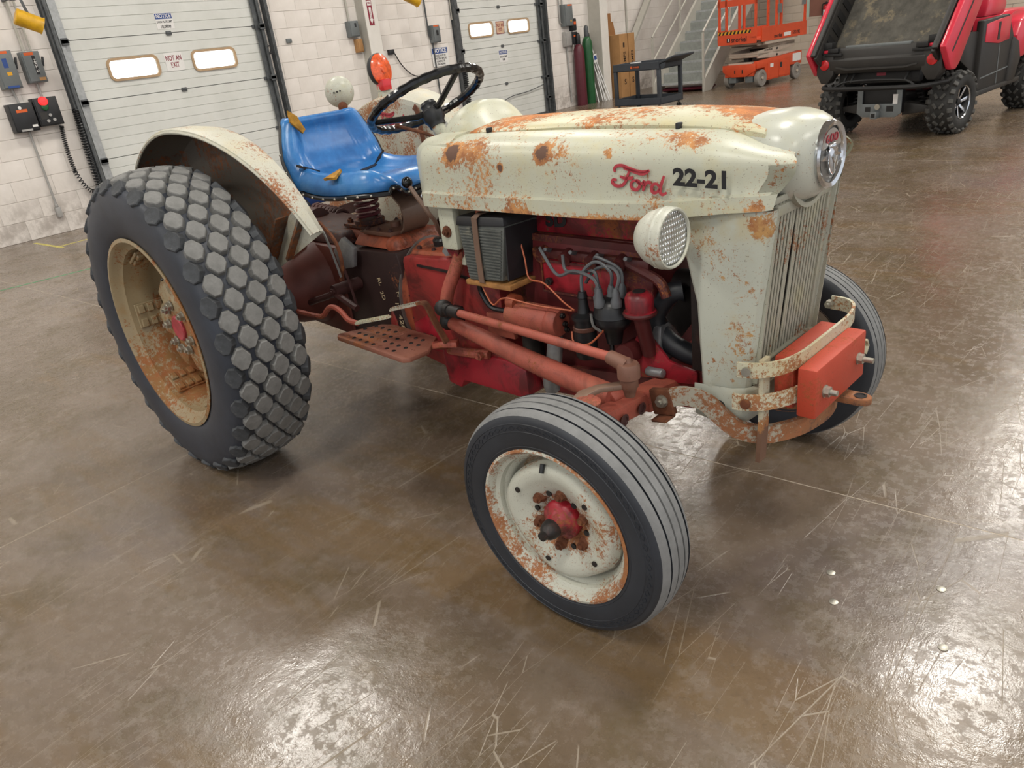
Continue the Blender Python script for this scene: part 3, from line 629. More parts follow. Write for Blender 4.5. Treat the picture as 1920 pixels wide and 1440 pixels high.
# ---- rear wheels
RR_, RC = .612, .598
def tread_top(h): return RR_-1.05*h*h
def rear_wheel(side, detail):
    c = Vector((0, -.728*side, RC)); rz = 0 if side > 0 else PI
    prof = [(.374, .142), (.384, .152), (.42, .164), (.47, .170), (.52, .166), (.552, .158), (.568, .146), (.580, .118), (.588, .06), (.590, 0), (.588, -.06), (.580, -.118), (.568, -.146), (.552, -.158), (.50, -.168), (.42, -.164), (.384, -.152), (.372, -.14), (.366, 0)]
    tire = P_('rear_tire', G().lathe((0, 0, 0), YO, prof, 96, wrap=True), 'tire', loc=c, rot=(0, 0, rz), ang=50)
    stuff = G()
    for kx in range(8):
        h0 = (kx-3.5)*.0435; par = (kx % 2)*.5; edge = abs(h0) > .14; sg = 1 if h0 > 0 else -1
        tilt = .85*sg if edge else math.atan(2.1*h0)*1.15
        hc = h0 if not edge else .149*sg; rt = tread_top(h0) if not edge else .5765
        n = Vector((0, -math.sin(tilt), math.cos(tilt))); a = Vector((0, -math.cos(tilt), -math.sin(tilt))); cdir = Vector((1, 0, 0))
        pts = [(-.012, -.040), (.012, -.040), (.0325, -.010), (.0325, .010), (.012, .040), (-.012, .040), (-.0325, .010), (-.0325, -.010)]; pts = [(p*.95, q_*.96) for p, q_ in pts]
        def ring(s, d): return [Vector((0, -hc, rt))+n*d+a*p[0]*s+cdir*p[1]*s-Vector((0, 0, 1))*((p[1]*s)**2/(2*RR_)) for p in pts]
        rings = [ring(1.12, -.026), ring(1.0, -.003), ring(.92, 0)]
        g = G().loft(rings)
        if detail: me = mesh('tread_lug', g, M['lugd'] if edge else M['lug'], ang=25)
        for q in range(28):
            th = 2*PI*(q+par)/28
            if detail:
                o = bpy.data.objects.new('tread_lug', me); COL.objects.link(o); o.parent = tire; o.rotation_euler = (0, th, 0)
            else:
                rm = Matrix.Rotation(th, 3, 'Y'); stuff.add([rm @ Vector(v) for v in g.v], g.f)
    if not detail:
        o = P_('tread_lugs', stuff, 'lug', tire, ang=25); o['kind'] = 'stuff'
    rim = P_('rear_rim', G().lathe((0, 0, 0), YO, [(.366, .135), (.374, .150), (.384, .153), (.386, .158), (.372, .160), (.362, .150), (.356, .132), (.338, .120), (.335, .085), (.329, .07), (.322, .03), (.329, .008), (.329, -.03), (.322, -.05), (.335, -.10), (.356, -.13), (.384, -.155), (.376, -.14), (.345, -.10), (.335, 0)], 72, wrap=True), 'rearrim', loc=c, rot=(0, 0, rz), ang=40)
    # lobed centre disc
    g = G(); n = 96; rings = []
    lob = [178, 118, 58, -2, -62, -122]
    for t, hh in ((0, .062), (.35, .062), (.5, .058), (.62, .035), (.8, -.015), (1, -.045)):
        ring = []
        for q in range(n):
            a = 2*PI*q/n; d = min(abs((math.degrees(a)-l+180) % 360-180) for l in lob)
            w = max(0, min(1, (26-d)/12)); w = w*w*(3-2*w); ro = .19+.125*w
            r = .045+(ro-.045)*t; 
            ring.append(Vector((r*math.cos(a), -(hh+.012*(1-w)*(t > .9)), r*math.sin(a))))
        rings.append(ring)
    g.loft(rings, caps=False); g2 = [[v+Vector((0, .008, 0)) for v in r_] for r_ in rings]; g.loft(g2, caps=False); g.loft([rings[-1], g2[-1]], caps=False)
    disc = P_('wheel_disc', g, 'rearrim', rim, ang=50)
    P_('hub', G().lathe((0, 0, 0), YO, [(.052, -.30), (.052, .07), (.046, .074), (.03, .07), (.001, .07)], 24), 'reddisc', rim, label='faded red hub cap')
    for a in (133, 103, 41, -24, -62, -106, -136, 178):
        p = Vector((.094*math.cos(R(a)), -.064, .094*math.sin(R(a)))); P_('lug_nut', G().cyl(p, p+YO*.004, .021, n=12).hexb(p, YO, .0165, .018), 'bolt', rim, ang=25)
    for l in lob: # pressed rim rails with their clamps
        g = G(); a = R(l); rad = Vector((math.cos(a), 0, math.sin(a))); tan = Vector((-math.sin(a), 0, math.cos(a))); mt = Matrix((tan, YO, rad)).transposed()
        g.box(rad*.318+YO*.03, (.105, .15, .012), mt)
        for sy in (-1, 1):
            for q in range(4): g.box(rad*.311+tan*sy*.03+YO*(-.03+q*.038), (.034, .026, .022), mt)
        g.hexb(rad*.305+YO*-.03, -rad, .012, .012)
        P_('rim_rail', g, 'rearrim', rim, bevel=.004, seg=1)
    P_('brake_drum', G().lathe((0, 0, 0), YO, [(.001, -.09), (.16, -.09), (.17, -.10), (.17, -.17), (.001, -.17)], 32), 'axlecast', rim)
    P_('valve_stem', G().cyl((.3*math.cos(1), -.09, .3*math.sin(1)), (.28*math.cos(1), -.13, .28*math.sin(1)), .004), 'black', rim)
    return rim
rear_wheel(1, True); rear_wheel(-1, False)
# ---- front wheels
def front_wheel(side):
    c = (1.848, -.6347*side, .3305); rt = (.0438, 0, .04 + (0 if side > 0 else PI))
    R0, w = .3344, .0735
    prof = [(.222, .066), (.232, .0715), (.262, .0755), (.29, .0745), (.3, .0735), (.308, .0718), (.315, .068), (.3195, .0635), (.3245, .056)]
    def rr(h): return R0-.0085*(abs(h)/.056)**2.2
    cur = .056
    for gx in (.040, .0135, -.0135, -.040):
        for q in range(1, 3):
            h = cur+(gx+.0025-cur)*q/3; prof.append((rr(h), h))
        prof += [(rr(gx), gx+.003), (rr(gx)-.011, gx+.0024), (rr(gx)-.011, gx-.0024), (rr(gx), gx-.003)]; cur = gx-.003
    prof += [(rr(-.05), -.05), (.3245, -.056)]+[(r, -h) for r, h in [(.315, .068), (.3, .0735), (.262, .0755), (.232, .0715), (.222, .066)]]+[(.215, 0)]
    tire = P_('front_tire', G(), 'tiref', loc=c, rot=rt)
    g = G().lathe((0, 0, 0), YO, prof, 96, wrap=True)
    # ribs (grey, worn) get the second material
    n = 96; nr = len(prof)
    g.m = []
    for i in range(nr):
        r0, r1 = prof[i][0], prof[(i+1) % nr][0]
        g.m += [1 if (r0 > .3225 and r1 > .3225) or (r0 > .317 and r1 > .317 and abs(prof[i][1]) > .05) else 0]*n
    me = mesh('front_tire', g, [M['tiref'], M['rib']], ang=40); tire.data = me
    gg = G() # raised diamond chain and rings on the sidewall
    for q in range(64):
        a = 2*PI*q/64; rad = Vector((math.cos(a), 0, math.sin(a))); tan = Vector((-math.sin(a), 0, math.cos(a))); o = rad*.2905-Vector((0, .0745, 0))
        for s, e in (((-.011, 0), (0, .006)), ((0, .006), (.011, 0)), ((.011, 0), (0, -.006)), ((0, -.006), (-.011, 0))):
            gg.bar([o+tan*s[0]+rad*s[1], o+tan*e[0]+rad*e[1]], YO, .0022, .0012)
    q = P_('sidewall_pattern', gg, 'tiref', tire); q['kind'] = 'stuff'
    P_('sidewall_ring', G().lathe((0, 0, 0), YO, [(.2795, .0745), (.281, .0762), (.2825, .0745)], 96, caps=False).lathe((0, 0, 0), YO, [(.301, .0728), (.302, .0748), (.3035, .073)], 96, caps=False).lathe((0, 0, 0), YO, [(.236, .0715), (.238, .0735), (.24, .072)], 96, caps=False), 'tiref', tire)
    rim = P_('front_rim', G().lathe((0, 0, 0), YO, [(.214, .055), (.222, .066), (.229, .0685), (.2305, .073), (.223, .075), (.216, .068), (.211, .053), (.2, .047), (.197, .032), (.186, .024), (.180, .0), (.186, -.03), (.2, -.04), (.213, -.055), (.228, -.07), (.22, -.06), (.19, -.03)], 64, wrap=True), 'wheelpaint', loc=c, rot=rt, ang=40)
    g = G(); n = 72; rings = []
    def ro(a): return .176+.006*math.cos(a*4+.6)
    for t, hh in ((0, .012), (.25, .014), (.33, .030), (.48, .036), (.66, .05), (.84, .056), (.94, .05), (1, .03)):
        rings.append([Vector(((.03+(ro(2*PI*q/n)-.03)*t)*math.cos(2*PI*q/n), -hh, (.03+(ro(2*PI*q/n)-.03)*t)*math.sin(2*PI*q/n))) for q in range(n)])
    g.loft(rings, caps=False); g.loft([rings[-1], [v+Vector((0, .03, 0)) for v in rings[-1]]], caps=False)
    disc = P_('wheel_disc', g, 'wheelpaint', rim, ang=50)
    for q in range(6):
        a = R(22+60*q); p = Vector((.083*math.cos(a), -.026, .083*math.sin(a))); P_('lug_bolt', G().cyl(p, p+YO*.012, .019, .014, n=12).hexb(p+YO*.006, YO, .0135, .014), 'rust', disc, ang=25)
        a = R(52+60*q); p = Vector((.080*math.cos(a), -.03, .080*math.sin(a))); P_('stud_hole', G().cyl(p, p+YO*.0045, .0085, n=10), 'black', disc)
    for a in (150, 42, -36, -110):
        p = Vector((.138*math.cos(R(a)), -.0545, .138*math.sin(R(a)))); P_('rim_hole', G().cyl(p, p+YO*.003, .008, n=10), 'grime', disc)
    P_('hub', G().lathe((0, 0, 0), YO, [(.05, -.02), (.056, .03), (.054, .038), (.045, .043), (.034, .052), (.028, .07), (.001, .071)], 32), 'redb', rim, ang=50)
    P_('hub_cap', G().lathe((0, 0, 0), YO, [(.027, .06), (.0265, .082), (.022, .095), (.013, .105), (.012, .116), (.001, .117)], 24), 'grime', rim, label='greasy dark hub cap')
    P_('valve_stem', G().cyl((-.02, -.05, .178), (-.018, -.062, .158), .0065), 'black', rim)
    return rim
front_wheel(1); front_wheel(-1)
# ---- fenders (arc shell: inner panel, top band and lip)
def fender(side):
    s = -side # y sign: right fender at negative y
    yi = .425; Rr = .712; cz = .6
    angs = [R(a) for a in range(205, 27, -4)]
    g = G(); rows = []
    for i, a in enumerate(angs):
        d = math.degrees(a); f = max(0, min(1, (d-22)/70)); yo = yi+.03+.155*f**.9; rr = Rr+.018*(f)
        rows.append((a, yo, rr))
    outer = []; inner = []
    def ringpts(a, yo, rr, off):
        c_, s_ = math.cos(a), math.sin(a); pts = []
        for y, r in ((yi, .0), (yi, Rr-.03), (yi+.004, Rr-.008), (yi+.02, Rr+.001), ((yi+yo)/2, (Rr+rr)/2+.006), (yo-.01, rr), (yo, rr-.004), (yo+.002, rr-.014)):
            pts.append((y, r))
        return [Vector((c_*(r-off), s*(y+off*.9 if k < 3 else y), cz+s_*(r-off))) for k, (y, r) in enumerate(pts[1:])]
    o_ = [ringpts(*r, 0) for r in rows]; i_ = [ringpts(*r, .004) for r in rows]
    band_o = G().loft(o_, caps=False, closed=False)
    fi = G().loft(i_, caps=False, closed=False)
    # inner vertical panel polygon
    arc = [Vector((math.cos(a)*(Rr-.03), 0, cz+math.sin(a)*(Rr-.03))) for a in angs]
    low = [Vector((.25, 0, .79)), Vector((.17, 0, .70)), Vector((-.12, 0, .66)), Vector((-.3, 0, .58)), Vector((-.5, 0, .33))]
    poly = arc+low
    pa = [Vector((p.x, s*(yi), p.z)) for p in poly]; pb = [Vector((p.x, s*(yi+.0036), p.z)) for p in poly]
    n = len(poly); f = P_('fender', G(), 'fender')
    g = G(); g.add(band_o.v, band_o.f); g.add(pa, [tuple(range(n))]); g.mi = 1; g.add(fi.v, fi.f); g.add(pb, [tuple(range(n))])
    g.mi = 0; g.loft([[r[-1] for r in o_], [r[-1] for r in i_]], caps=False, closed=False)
    me = bpy.data.meshes.new('fender'); me.from_pydata(g.v, [], g.f)
    for p, mi in zip(me.polygons, g.m): p.material_index = mi; p.use_smooth = True
    try: me.set_sharp_from_angle(angle=R(40))
    except Exception: pass
    me.materials.append(M['fender']); me.materials.append(M['fenderin']); f.data = me
    # lip bead
    P_('fender_lip', G().tube([r[-1] for r in o_], .006, 6), 'fender', f)
    # brace across the front opening and holes
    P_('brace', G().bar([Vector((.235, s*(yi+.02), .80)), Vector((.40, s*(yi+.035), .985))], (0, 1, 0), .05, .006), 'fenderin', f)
    P_('lit_panel_patch', G().prism([(.615, .938), (.25, .772), (.245, .80), (.41, .985), (.47, 1.02)], (0, s*(yi+.006), 0), (1, 0, 0), (0, 0, 1), (0, s*.003, 0)), 'fender', f)  # added pale plate: paints the lit lower front of the inner panel
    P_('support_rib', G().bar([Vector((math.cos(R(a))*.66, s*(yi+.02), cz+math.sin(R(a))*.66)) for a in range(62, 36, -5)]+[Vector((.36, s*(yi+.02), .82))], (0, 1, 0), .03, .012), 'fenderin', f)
    for q in range(3): P_('bolt_hole', G().cyl((.30+q*.032, s*(yi+.0), 1.135-q*.028), (.30+q*.032, s*(yi+.006), 1.135-q*.028), .007, n=10), 'white', f)
    return f
fr = fender(1); flf = fender(-1)
# script lettering as ribbon strokes in a local (u,v) frame
SCRIPT = [[(0.02, .60), (.0, .72), (.06, .84), (.18, .88), (.3, .83), (.5, .76), (.66, .76), (.8, .84)], [(.8, .84), (.72, .72), (.6, .68), (.4, .74), (.22, .8)],
          [(.36, .76), (.31, .5), (.26, .25), (.16, .1), (.05, .08), (-.04, .18), (-.02, .3), (.06, .3)], [(.14, .46), (.26, .42), (.4, .46), (.44, .52)],
          [(.52, .4), (.44, .36), (.40, .2), (.45, .06), (.54, .06), (.6, .2), (.58, .36), (.52, .4), (.6, .3), (.66, .32)],
          [(.66, .32), (.70, .4), (.70, .2), (.68, .04)], [(.70, .24), (.76, .38), (.82, .4), (.84, .34)],
          [(1.04, .3), (.98, .38), (.9, .34), (.87, .18), (.91, .05), (.99, .08), (1.05, .24)], [(1.13, .72), (1.08, .4), (1.06, .12), (1.12, .03), (1.2, .12)]]
def script(name, parent, o, ux, uz, w, mat, wt_=.011, n=(0, -1, 0), label=None, asp=.50):
    g = G(); o, ux, uz, n = Vector(o), Vector(ux), Vector(uz), Vector(n)
    for s_ in SCRIPT:
        P = [o+ux*(p.x*w)+uz*(p.y*w*asp) for p in [Vector((a, b, 0)) for a, b in s_]]; P = [p for p in sm(P, 5)]
        m = len(P); rings = []
        for i in range(m):
            t = (P[min(i+1, m-1)]-P[max(i-1, 0)]); t.normalize(); u = t.cross(n).normalized(); hw = wt_/2*(.65+.35*math.sin(PI*i/(m-1)))
            rings.append([P[i]-u*hw-n*.001, P[i]+u*hw-n*.001, P[i]+u*hw+n*.0012, P[i]-u*hw+n*.0012])
        g.loft(rings)
    return P_(name, g, mat, parent, label=label)
# ---- hood sides
SECT = [(-.232, 1.012), (-.262, 1.012), (-.2625, 1.055), (-.252, 1.061), (-.2505, 1.07), (-.2505, 1.09), (-.2505, 1.105), (-.2505, 1.12), (-.2503, 1.135), (-.2498, 1.148), (-.2485, 1.16), (-.242, 1.178), (-.230, 1.194), (-.21, 1.207), (-.185, 1.216), (-.158, 1.221), (-.143, 1.2225), (-.1405, 1.218), (-.14, 1.205)]
def hoodring(x, k=1, front=0, dz=0, s=1, zt=0): # front 0..1 narrows and lifts
    out = []
    for y, z in SECT:
        a = -y; 
        if front: a = a-(.058*front)*(1 if a > .16 else (a-.13)/.03 if a > .13 else 0)
        zz = z+dz*(1-(z-1.01)/.21)+zt*max(0, (z-1.06)/.16)
        w = max(0, min(1, (x-1.98)/.20)); w = w*w*(3-2*w); tip = math.exp(-((zz-1.135)/.042)**2); hi = max(0, min(1, (zz-1.16)/.045))
        up = max(0, min(1, (zz-1.055)/.07)); up = up*up*(3-2*up)
        xx = x+w*w*(.038*tip-.05*hi)
        if a > .15: a = max(.146, a-w*w*.020*up)
        out.append(Vector((xx, -s*a, zz)))
    return out
def hood_side(s):
    st = [(.985, 0, 0, -.012), (.99, 0, 0, -.004), (1.01, 0, 0, .0), (1.1, 0, 0, .0), (1.3, 0, 0, .004), (1.5, 0, 0, .006), (1.7, 0, 0, .006), (1.85, .05, .006, .004), (1.95, .2, .016, .002), (2.03, .42, .024, -.002), (2.09, .64, .03, -.01), (2.135, .84, .032, -.022), (2.165, 1.0, .034, -.036), (2.18, 1.15, .036, -.052)]
    o_ = [hoodring(x, 1, f, dz, s, zt) for x, f, dz, zt in st]
    # rounded rear corner: pull top-rear in
    for k_, (sh, dr) in ((0, (.0, .012)), (1, (0, .005))):
        for v in o_[k_]: v.y *= 1-.03*(2-k_)/2
    inn = [[v+Vector((0, s*.004*(1 if abs(v.y) > .2 else 0), -.004*(1 if v.z > 1.15 else 0))) for v in r_] for r_ in o_]
    g = G().loft(o_, caps=False, closed=False); g.loft(inn, caps=False, closed=False); g.loft([[r_[0] for r_ in o_], [r_[0] for r_ in inn]], caps=False, closed=False); g.loft([o_[0], inn[0]], caps=False, closed=False); g.loft([o_[-1], inn[-1]], caps=False, closed=False)
    return P_('hood_side', g, 'cream', ang=32)
hs = hood_side(1); hood_side(-1)
script('script_lettering', hs, (1.772, -.2522, 1.098), (1, 0, -.10), (.1, 0, 1), .132, 'decalred', .0085, label='faded red script lettering reading Ford')
text('fleet_number', '22-21', M['ink'], hs, (2.026, -.2492, 1.124), Vector((1, .105, -.06)), (0, 0, 1), .056, .0006, .135, .0022, label='black fleet number 22-21')
# centre top panel
def toppanel():
    st = [(1.11, -.006), (1.14, .0), (1.3, .004), (1.5, .01), (1.7, .012), (1.85, .010), (1.97, .004), (2.05, -.004), (2.10, -.010), (2.128, -.016)]
    sec = [(-.134, 1.212), (-.1345, 1.224), (-.13, 1.2285), (-.115, 1.2345), (-.08, 1.2435), (-.04, 1.249), (0, 1.251)]
    full = sec+[(-y, z) for y, z in sec[:-1]][::-1]
    rings = [[Vector((x+(-.03*(1-(abs(y)/.134)) if x > 2.09 else (0)), y, z+dz)) for y, z in full] for x, dz in st]
    g = G().loft(rings)
    return P_('hood_top_panel', g, 'panel', ang=32)
tp = toppanel()
for x in (1.22, 1.90): P_('hood_latch', G().bb(x-.006, x+.006, -.148, -.128, 1.212, 1.240), 'black', tp, bevel=.003)
# nose cap and emblem
def nose():
    n = 40; rings = []
    cz = 1.139
    def sup(x, hw, zt, zb, p):
        r = []
        for q in range(n):
            a = 2*PI*q/n; ca, sa = math.cos(a), math.sin(a); e = 2/p
            y = hw*abs(ca)**e*(1 if ca >= 0 else -1); zz = abs(sa)**e; z = cz+(zt-cz)*zz if sa >= 0 else cz-(cz-zb)*zz
            r.append(Vector((x+(.035*(1-(y/hw)**2)*0), y, z)))
        return r
    for x, hw, zt, zb, p in ((2.03, .152, 1.240, 1.07, 3.0), (2.08, .150, 1.243, 1.05, 2.9), (2.12, .147, 1.246, 1.037, 2.7), (2.15, .146, 1.2445, 1.029, 2.5), (2.175, .138, 1.239, 1.031, 2.35), (2.195, .125, 1.231, 1.038, 2.2), (2.21, .107, 1.223, 1.049, 2.1), (2.219, .089, 1.2165, 1.0595, 2.0), (2.222, .080, 1.213, 1.064, 2.0)):
        rings.append(sup(x, hw, zt, zb, p))
    g = G().loft(rings)
    o = P_('nose_cap', g, 'nose', ang=50)
    c0 = Vector((2.219, 0, cz)); X_ = Vector((1, 0, 0))
    P_('emblem_ring', G().lathe(c0, X_, [(.079, 0), (.080, .010), (.076, .016), (.066, .013), (.062, .006), (.062, 0)], 48, wrap=True), 'chrome', o)
    P_('emblem_face', G().lathe(c0, X_, [(.063, 0), (.063, .006), (.001, .007)], 40), 'chromed', o)
    # upper crescent with the model number
    pts = [(.060*math.cos(R(a)), .060*math.sin(R(a))) for a in range(18, 163, 8)]+[(-.040, .016), (.0, .024), (.040, .016)]
    P_('number_plate', G().prism(pts, c0+X_*.006, (0, 1, 0), (0, 0, 1), (.004, 0, 0)), 'silver', o)
    text('number', '600', M['decalred'], o, (2.2296, 0, cz+.037), (0, 1, 0), (0, 0, 1), .029, .0008, .066, -.0004)
    g = G()
    sh = [(-.024, .02), (-.012, .026), (0, .022), (.012, .026), (.024, .02), (.022, -.01), (.012, -.03), (0, -.042), (-.012, -.03), (-.022, -.01)]
    g.prism(sh, c0+X_*.006+Vector((0, 0, -.008)), (0, 1, 0), (0, 0, 1), (.012, 0, 0))
    P_('shield', g, 'chrome', o, bevel=.003)
    P_('crown', G().sph(c0+Vector((.012, 0, .020)), .016, 12, (.6, 1.1, .7)), 'chrome', o)
    for sgn in (-1, 1): P_('wing', G().prism([(sgn*.024, .004), (sgn*.058, -.006), (sgn*.024, -.012)], c0+X_*.006, (0, 1, 0), (0, 0, 1), (.006, 0, 0)), 'chrome', o)
    P_('stalk_relief', G().tube([c0+Vector((.019, 0, .0)), c0+Vector((.019, 0, -.04))], .002, 6).tube([c0+Vector((.019, -.012, -.004)), c0+Vector((.019, 0, -.02)), c0+Vector((.019, .012, -.004))], .002, 6), 'silver', o)
    return o
M['chromed'] = plain('emblem_dull_metal', '8d8c88', .35, .8, .1, 30); M['silver'] = plain('emblem_silver', 'c9c8c4', .25, .8, .05, 30)
nose()
# ---- grille shell
def gshell():
    zt = 1.043
    o = P_('grille_shell', G(), 'shell')
    g = G()
    for s in (-1, 1):
        # side wall: rear edge to front corner, rounded corner; stations in z
        rows = []
        for z, xr, xf, yy in ((zt, 1.955, 2.180, .2005), (1.03, 1.945, 2.180, .201), (1.0, 1.935, 2.176, .2015), (.9, 1.965, 2.164, .203), (.8, 1.99, 2.15, .204), (.7, 1.995, 2.138, .204), (.62, 2.0, 2.127, .203), (.565, 2.0, 2.118, .2005)):
            sw = .018 if z < 1.0 else .012
            pts = [(xr, yy+sw-.006), (xr+.008, yy+sw), (xr+.03, yy+sw), (xf-.085, yy+.012), (xf-.045, yy+.004), (xf-.022, yy-.001), (xf-.006, yy-.010), (xf, yy-.022), (xf-.002, yy-.030), (xf-.03, yy-.036)]
            rows.append([Vector((x, s*y, z)) for x, y in pts])
        inn = [[v+Vector((.003, -s*.005, 0)) for v in r_] for r_ in rows]
        g = G(); g.loft(rows, caps=False, closed=False); g.loft(inn, caps=False, closed=False); g.loft([[r_[0] for r_ in rows], [r_[0] for r_ in inn]], caps=False, closed=False); g.loft([rows[0], inn[0]], caps=False, closed=False)
        P_('shell_side', g, 'shell', o, ang=30)
    o.data = mesh('grille_shell', G().bb(2.02, 2.06, -.2, .2, 1.02, 1.035), M['shell'])
    # lower skirt: wraps around the front, bulging below
    g = G(); pl = []
    def plan(sc, dx): # half ring from right rear round the front to the left rear
        pts = [(1.985, -.222), (2.04, -.216), (2.09, -.208), (2.117, -.192), (2.128, -.165), (2.134, -.10), (2.136, 0)]
        pts = pts+[(x, -y) for x, y in pts[:-1]][::-1]
        return [Vector((1.985+(x-1.985)*sc+dx*(x > 2.0), y*(.9+.1*sc), 0)) for x, y in pts]
    for z, sc, dx in ((.572, 1, .0), (.565, 1.03, .004), (.54, 1.04, .004), (.50, 1.02, 0), (.472, .95, 0), (.455, .82, 0), (.45, .6, 0)):
        pl.append([v+Vector((0, 0, z+.03*max(0, (2.06-v.x)/.1)*(z < .5))) for v in plan(sc, dx)])
    g.loft(pl, caps=False, closed=False); g.loft([[v*1+Vector((-.004, 0, 0)) for v in r_] for r_ in pl], caps=False, closed=False)
    sk = P_('lower_skirt', g, 'shell', o, ang=40)
    P_('drain_hole', G().cyl((2.05, -.232, .515), (2.05, -.20, .515), .018, n=12), 'black', o)
    # recessed grille: frame, backing and bars
    def xg(z): return 2.122+(z-.62)*.105
    P_('grille_sill', G().bar([(xg(.60)+.004, y, .60) for y in (-.172, .172)], (.1, 0, 1), .05, .02), 'grille', o, bevel=.004)
    P_('grille_frame', G().bar([(xg(1.03), y, 1.03) for y in (-.17, .17)], (.1, 0, 1), .03, .012), 'grille', o, bevel=.004)
    for s in (-1, 1):
        P_('frame_flange', G().bar([(xg(z), s*.160, z) for z in (.585, .8, 1.04)], (0, 1, 0), .024, .012), 'grille', o, bevel=.003)
        P_('recess_wall', G().bar([(xg(z)-.01, s*.1725, z) for z in (.585, .8, 1.05)], (1, 0, 0), .06, .004), 'grille', o)
    P_('grille_backing', G().bar([(xg(z)-.04, 0, z) for z in (.56, 1.05)], (0, 1, 0), .36, .004), 'grime', o)
    for i in range(17):
        y = -.142+i*.01775; r = .0066
        bend = .006*math.exp(-((i-6.5)/1.5)**2)
        top = min(1.052, 1.137-math.sqrt(max(0, .122**2-y*y)) if abs(y) < .12 else 1.052)
        path = [(xg(z)-.002, y+bend*math.sin((z-.63)*8)*(1 if i % 2 else -1), z) for z in (.618, .72, .82, .92, top-.012, top)]
        P_('grille_bar', G().bar(path, (0, 1, 0), .0108, .004), 'grille', o, bevel=.0012, seg=1)
    return o
gs = gshell()
P_('grille_header', G().bar([(2.172, y, 1.060) for y in (-.175, .175)], (0, 0, 1), .016, .006), 'grille', gs, bevel=.002)
P_('chin_ring', G().bar([(2.176, .118*math.cos(R(q)), 1.137+.118*math.sin(R(q))) for q in range(205, 336, 8)], (1, 0, 0), .02, .012), 'grille', gs, ang=60)
# ---- headlights
def headlight(s):
    t = P_('headlight', G().lathe((1.993, s*.352, 1.007), (1, 0, 0), [(.001, -.078), (.02, -.076), (.045, -.064), (.062, -.042), (.0705, -.018), (.0725, -.006), (.0745, -.004), (.0745, .0), (.0725, .002), (.073, .014), (.0685, .02)], 40, caps=False), 'lampshell', ang=50)
    P_('bezel', G().lathe((1.993, s*.352, 1.007), (1, 0, 0), [(.0735, .004), (.0735, .016), (.070, .022), (.066, .022), (.064, .016)], 40, wrap=True), 'lampshell', t)
    g = G(); m_ = 14
    # fluted lens: grid of small facets on a shallow dome
    rows = []
    for i in range(29):
        row = []
        for j in range(21):
            y = (i-14)/14; z = (j-10)/10; d = math.sqrt(y*y+z*z); 
            if d > 1: y, z, d = y/d, z/d, 1
            row.append(Vector((1.993+.010+.012*math.sqrt(max(0, 1-d*d*.9))+0, s*.352+y*.066, 1.007+z*.066)))
        rows.append(row)
    g.loft(rows, caps=False, closed=False)
    P_('lens', g, 'lens2', t, ang=60)
    P_('mounting_stud', G().cyl((1.96, s*.352, .94), (1.955, s*.30, .95), .012).cyl((1.955, s*.30, .95), (1.955, s*.21, .96), .016), 'lampshell', t)
    return t
headlight(-1); headlight(1)
# ---- dash cowl, steering
def cowl():
    n = 15; rings = []
    for x, hw, zt, zb in ((.985, .125, 1.262, 1.19), (1.0, .135, 1.282, 1.19), (1.02, .137, 1.300, 1.19), (1.045, .136, 1.311, 1.19), (1.10, .134, 1.311, 1.19), (1.12, .130, 1.298, 1.19), (1.15, .122, 1.268, 1.19), (1.175, .112, 1.242, 1.19), (1.20, .10, 1.236, 1.19)):
        rings.append([Vector((x+(.03 if False else 0), hw*math.cos(PI*q/(n-1)), zb+(zt-zb)*math.sin(PI*q/(n-1))**.75)) for q in range(n)])
    o = P_('dash_cowl', G().loft(rings), 'cream', ang=40)
    P_('instrument_panel', G().prism([(.115*math.cos(PI*q/12), .07*math.sin(PI*q/12)) for q in range(13)], (.978, 0, 1.192), (0, 1, 0), (.05, 0, 1), (.008, 0, 0)), 'grime', o)
    # tank and battery cover below the cowl, rear bulkhead
    rings = []
    for x, hw, zt in ((.86, .10, 1.165), (.875, .15, 1.19), (.90, .185, 1.205), (.95, .215, 1.215), (1.0, .23, 1.222), (1.12, .235, 1.226)):
        rings.append([Vector((x, y, z)) for y, z in ((-hw, 1.02), (-hw, zt-.05), (-hw+.012, zt-.02), (-hw+.05, zt), (0, zt+.012), (hw-.05, zt), (hw-.012, zt-.02), (hw, zt-.05), (hw, 1.02))])
    P_('rear_hood_panel', G().loft(rings), 'cream', o, ang=40)
    return o
cowl()
P_('firewall_bracket', G().bb(1.02, 1.10, -.235, -.20, .86, 1.02), 'cream', bevel=.012)
P_('bracket_bolt', G().cyl((1.062, -.235, .925), (1.062, -.24, .925), .02, n=14).hexb((1.062, -.238, .925), YO, .012, .012), 'rust')
P_('firewall', G().bb(1.06, 1.09, -.2, .22, .80, 1.02), 'shell', bevel=.004)
P_('choke_knob', G().cyl((.985, -.215, 1.04), (.955, -.225, 1.038), .004).lathe((.955, -.225, 1.038), (-1, -.3, 0), [(.001, -.002), (.011, 0), (.011, .004), (.005, .008), (.001, .008)], 12), 'chrome')
sc_, sR, st_ = Vector((.7776, 0, 1.3194)), .2115, .4596
ax = Vector((-math.sin(st_), 0, math.cos(st_))); e1 = Vector((math.cos(st_), 0, math.sin(st_)))
rimP = []
n = 120
for q in range(n):
    a = 2*PI*q/n; rimP.append(sc_+sR*(math.cos(a)*e1+math.sin(a)*Vector((0, 1, 0))))
P_('steering_wheel', G().tube(rimP, [.0145+.0018*(1 if (q % 4) < 2 else 0) for q in range(n)], 10, wrap=True), 'blackgl')
sw = [o for o in T.children if o.name.startswith('steering_wheel')][0]
hubc = sc_-ax*.055
for a in (150, 30, 270):
    d = math.cos(R(a))*Vector((0, 1, 0))+math.sin(R(a))*e1*-1
    P_('spoke', G().tube([hubc+ax*.01, hubc+d*.06+ax*.012, sc_+d*.205-ax*.004], [.013, .011, .010], 8), 'blackgl', sw)
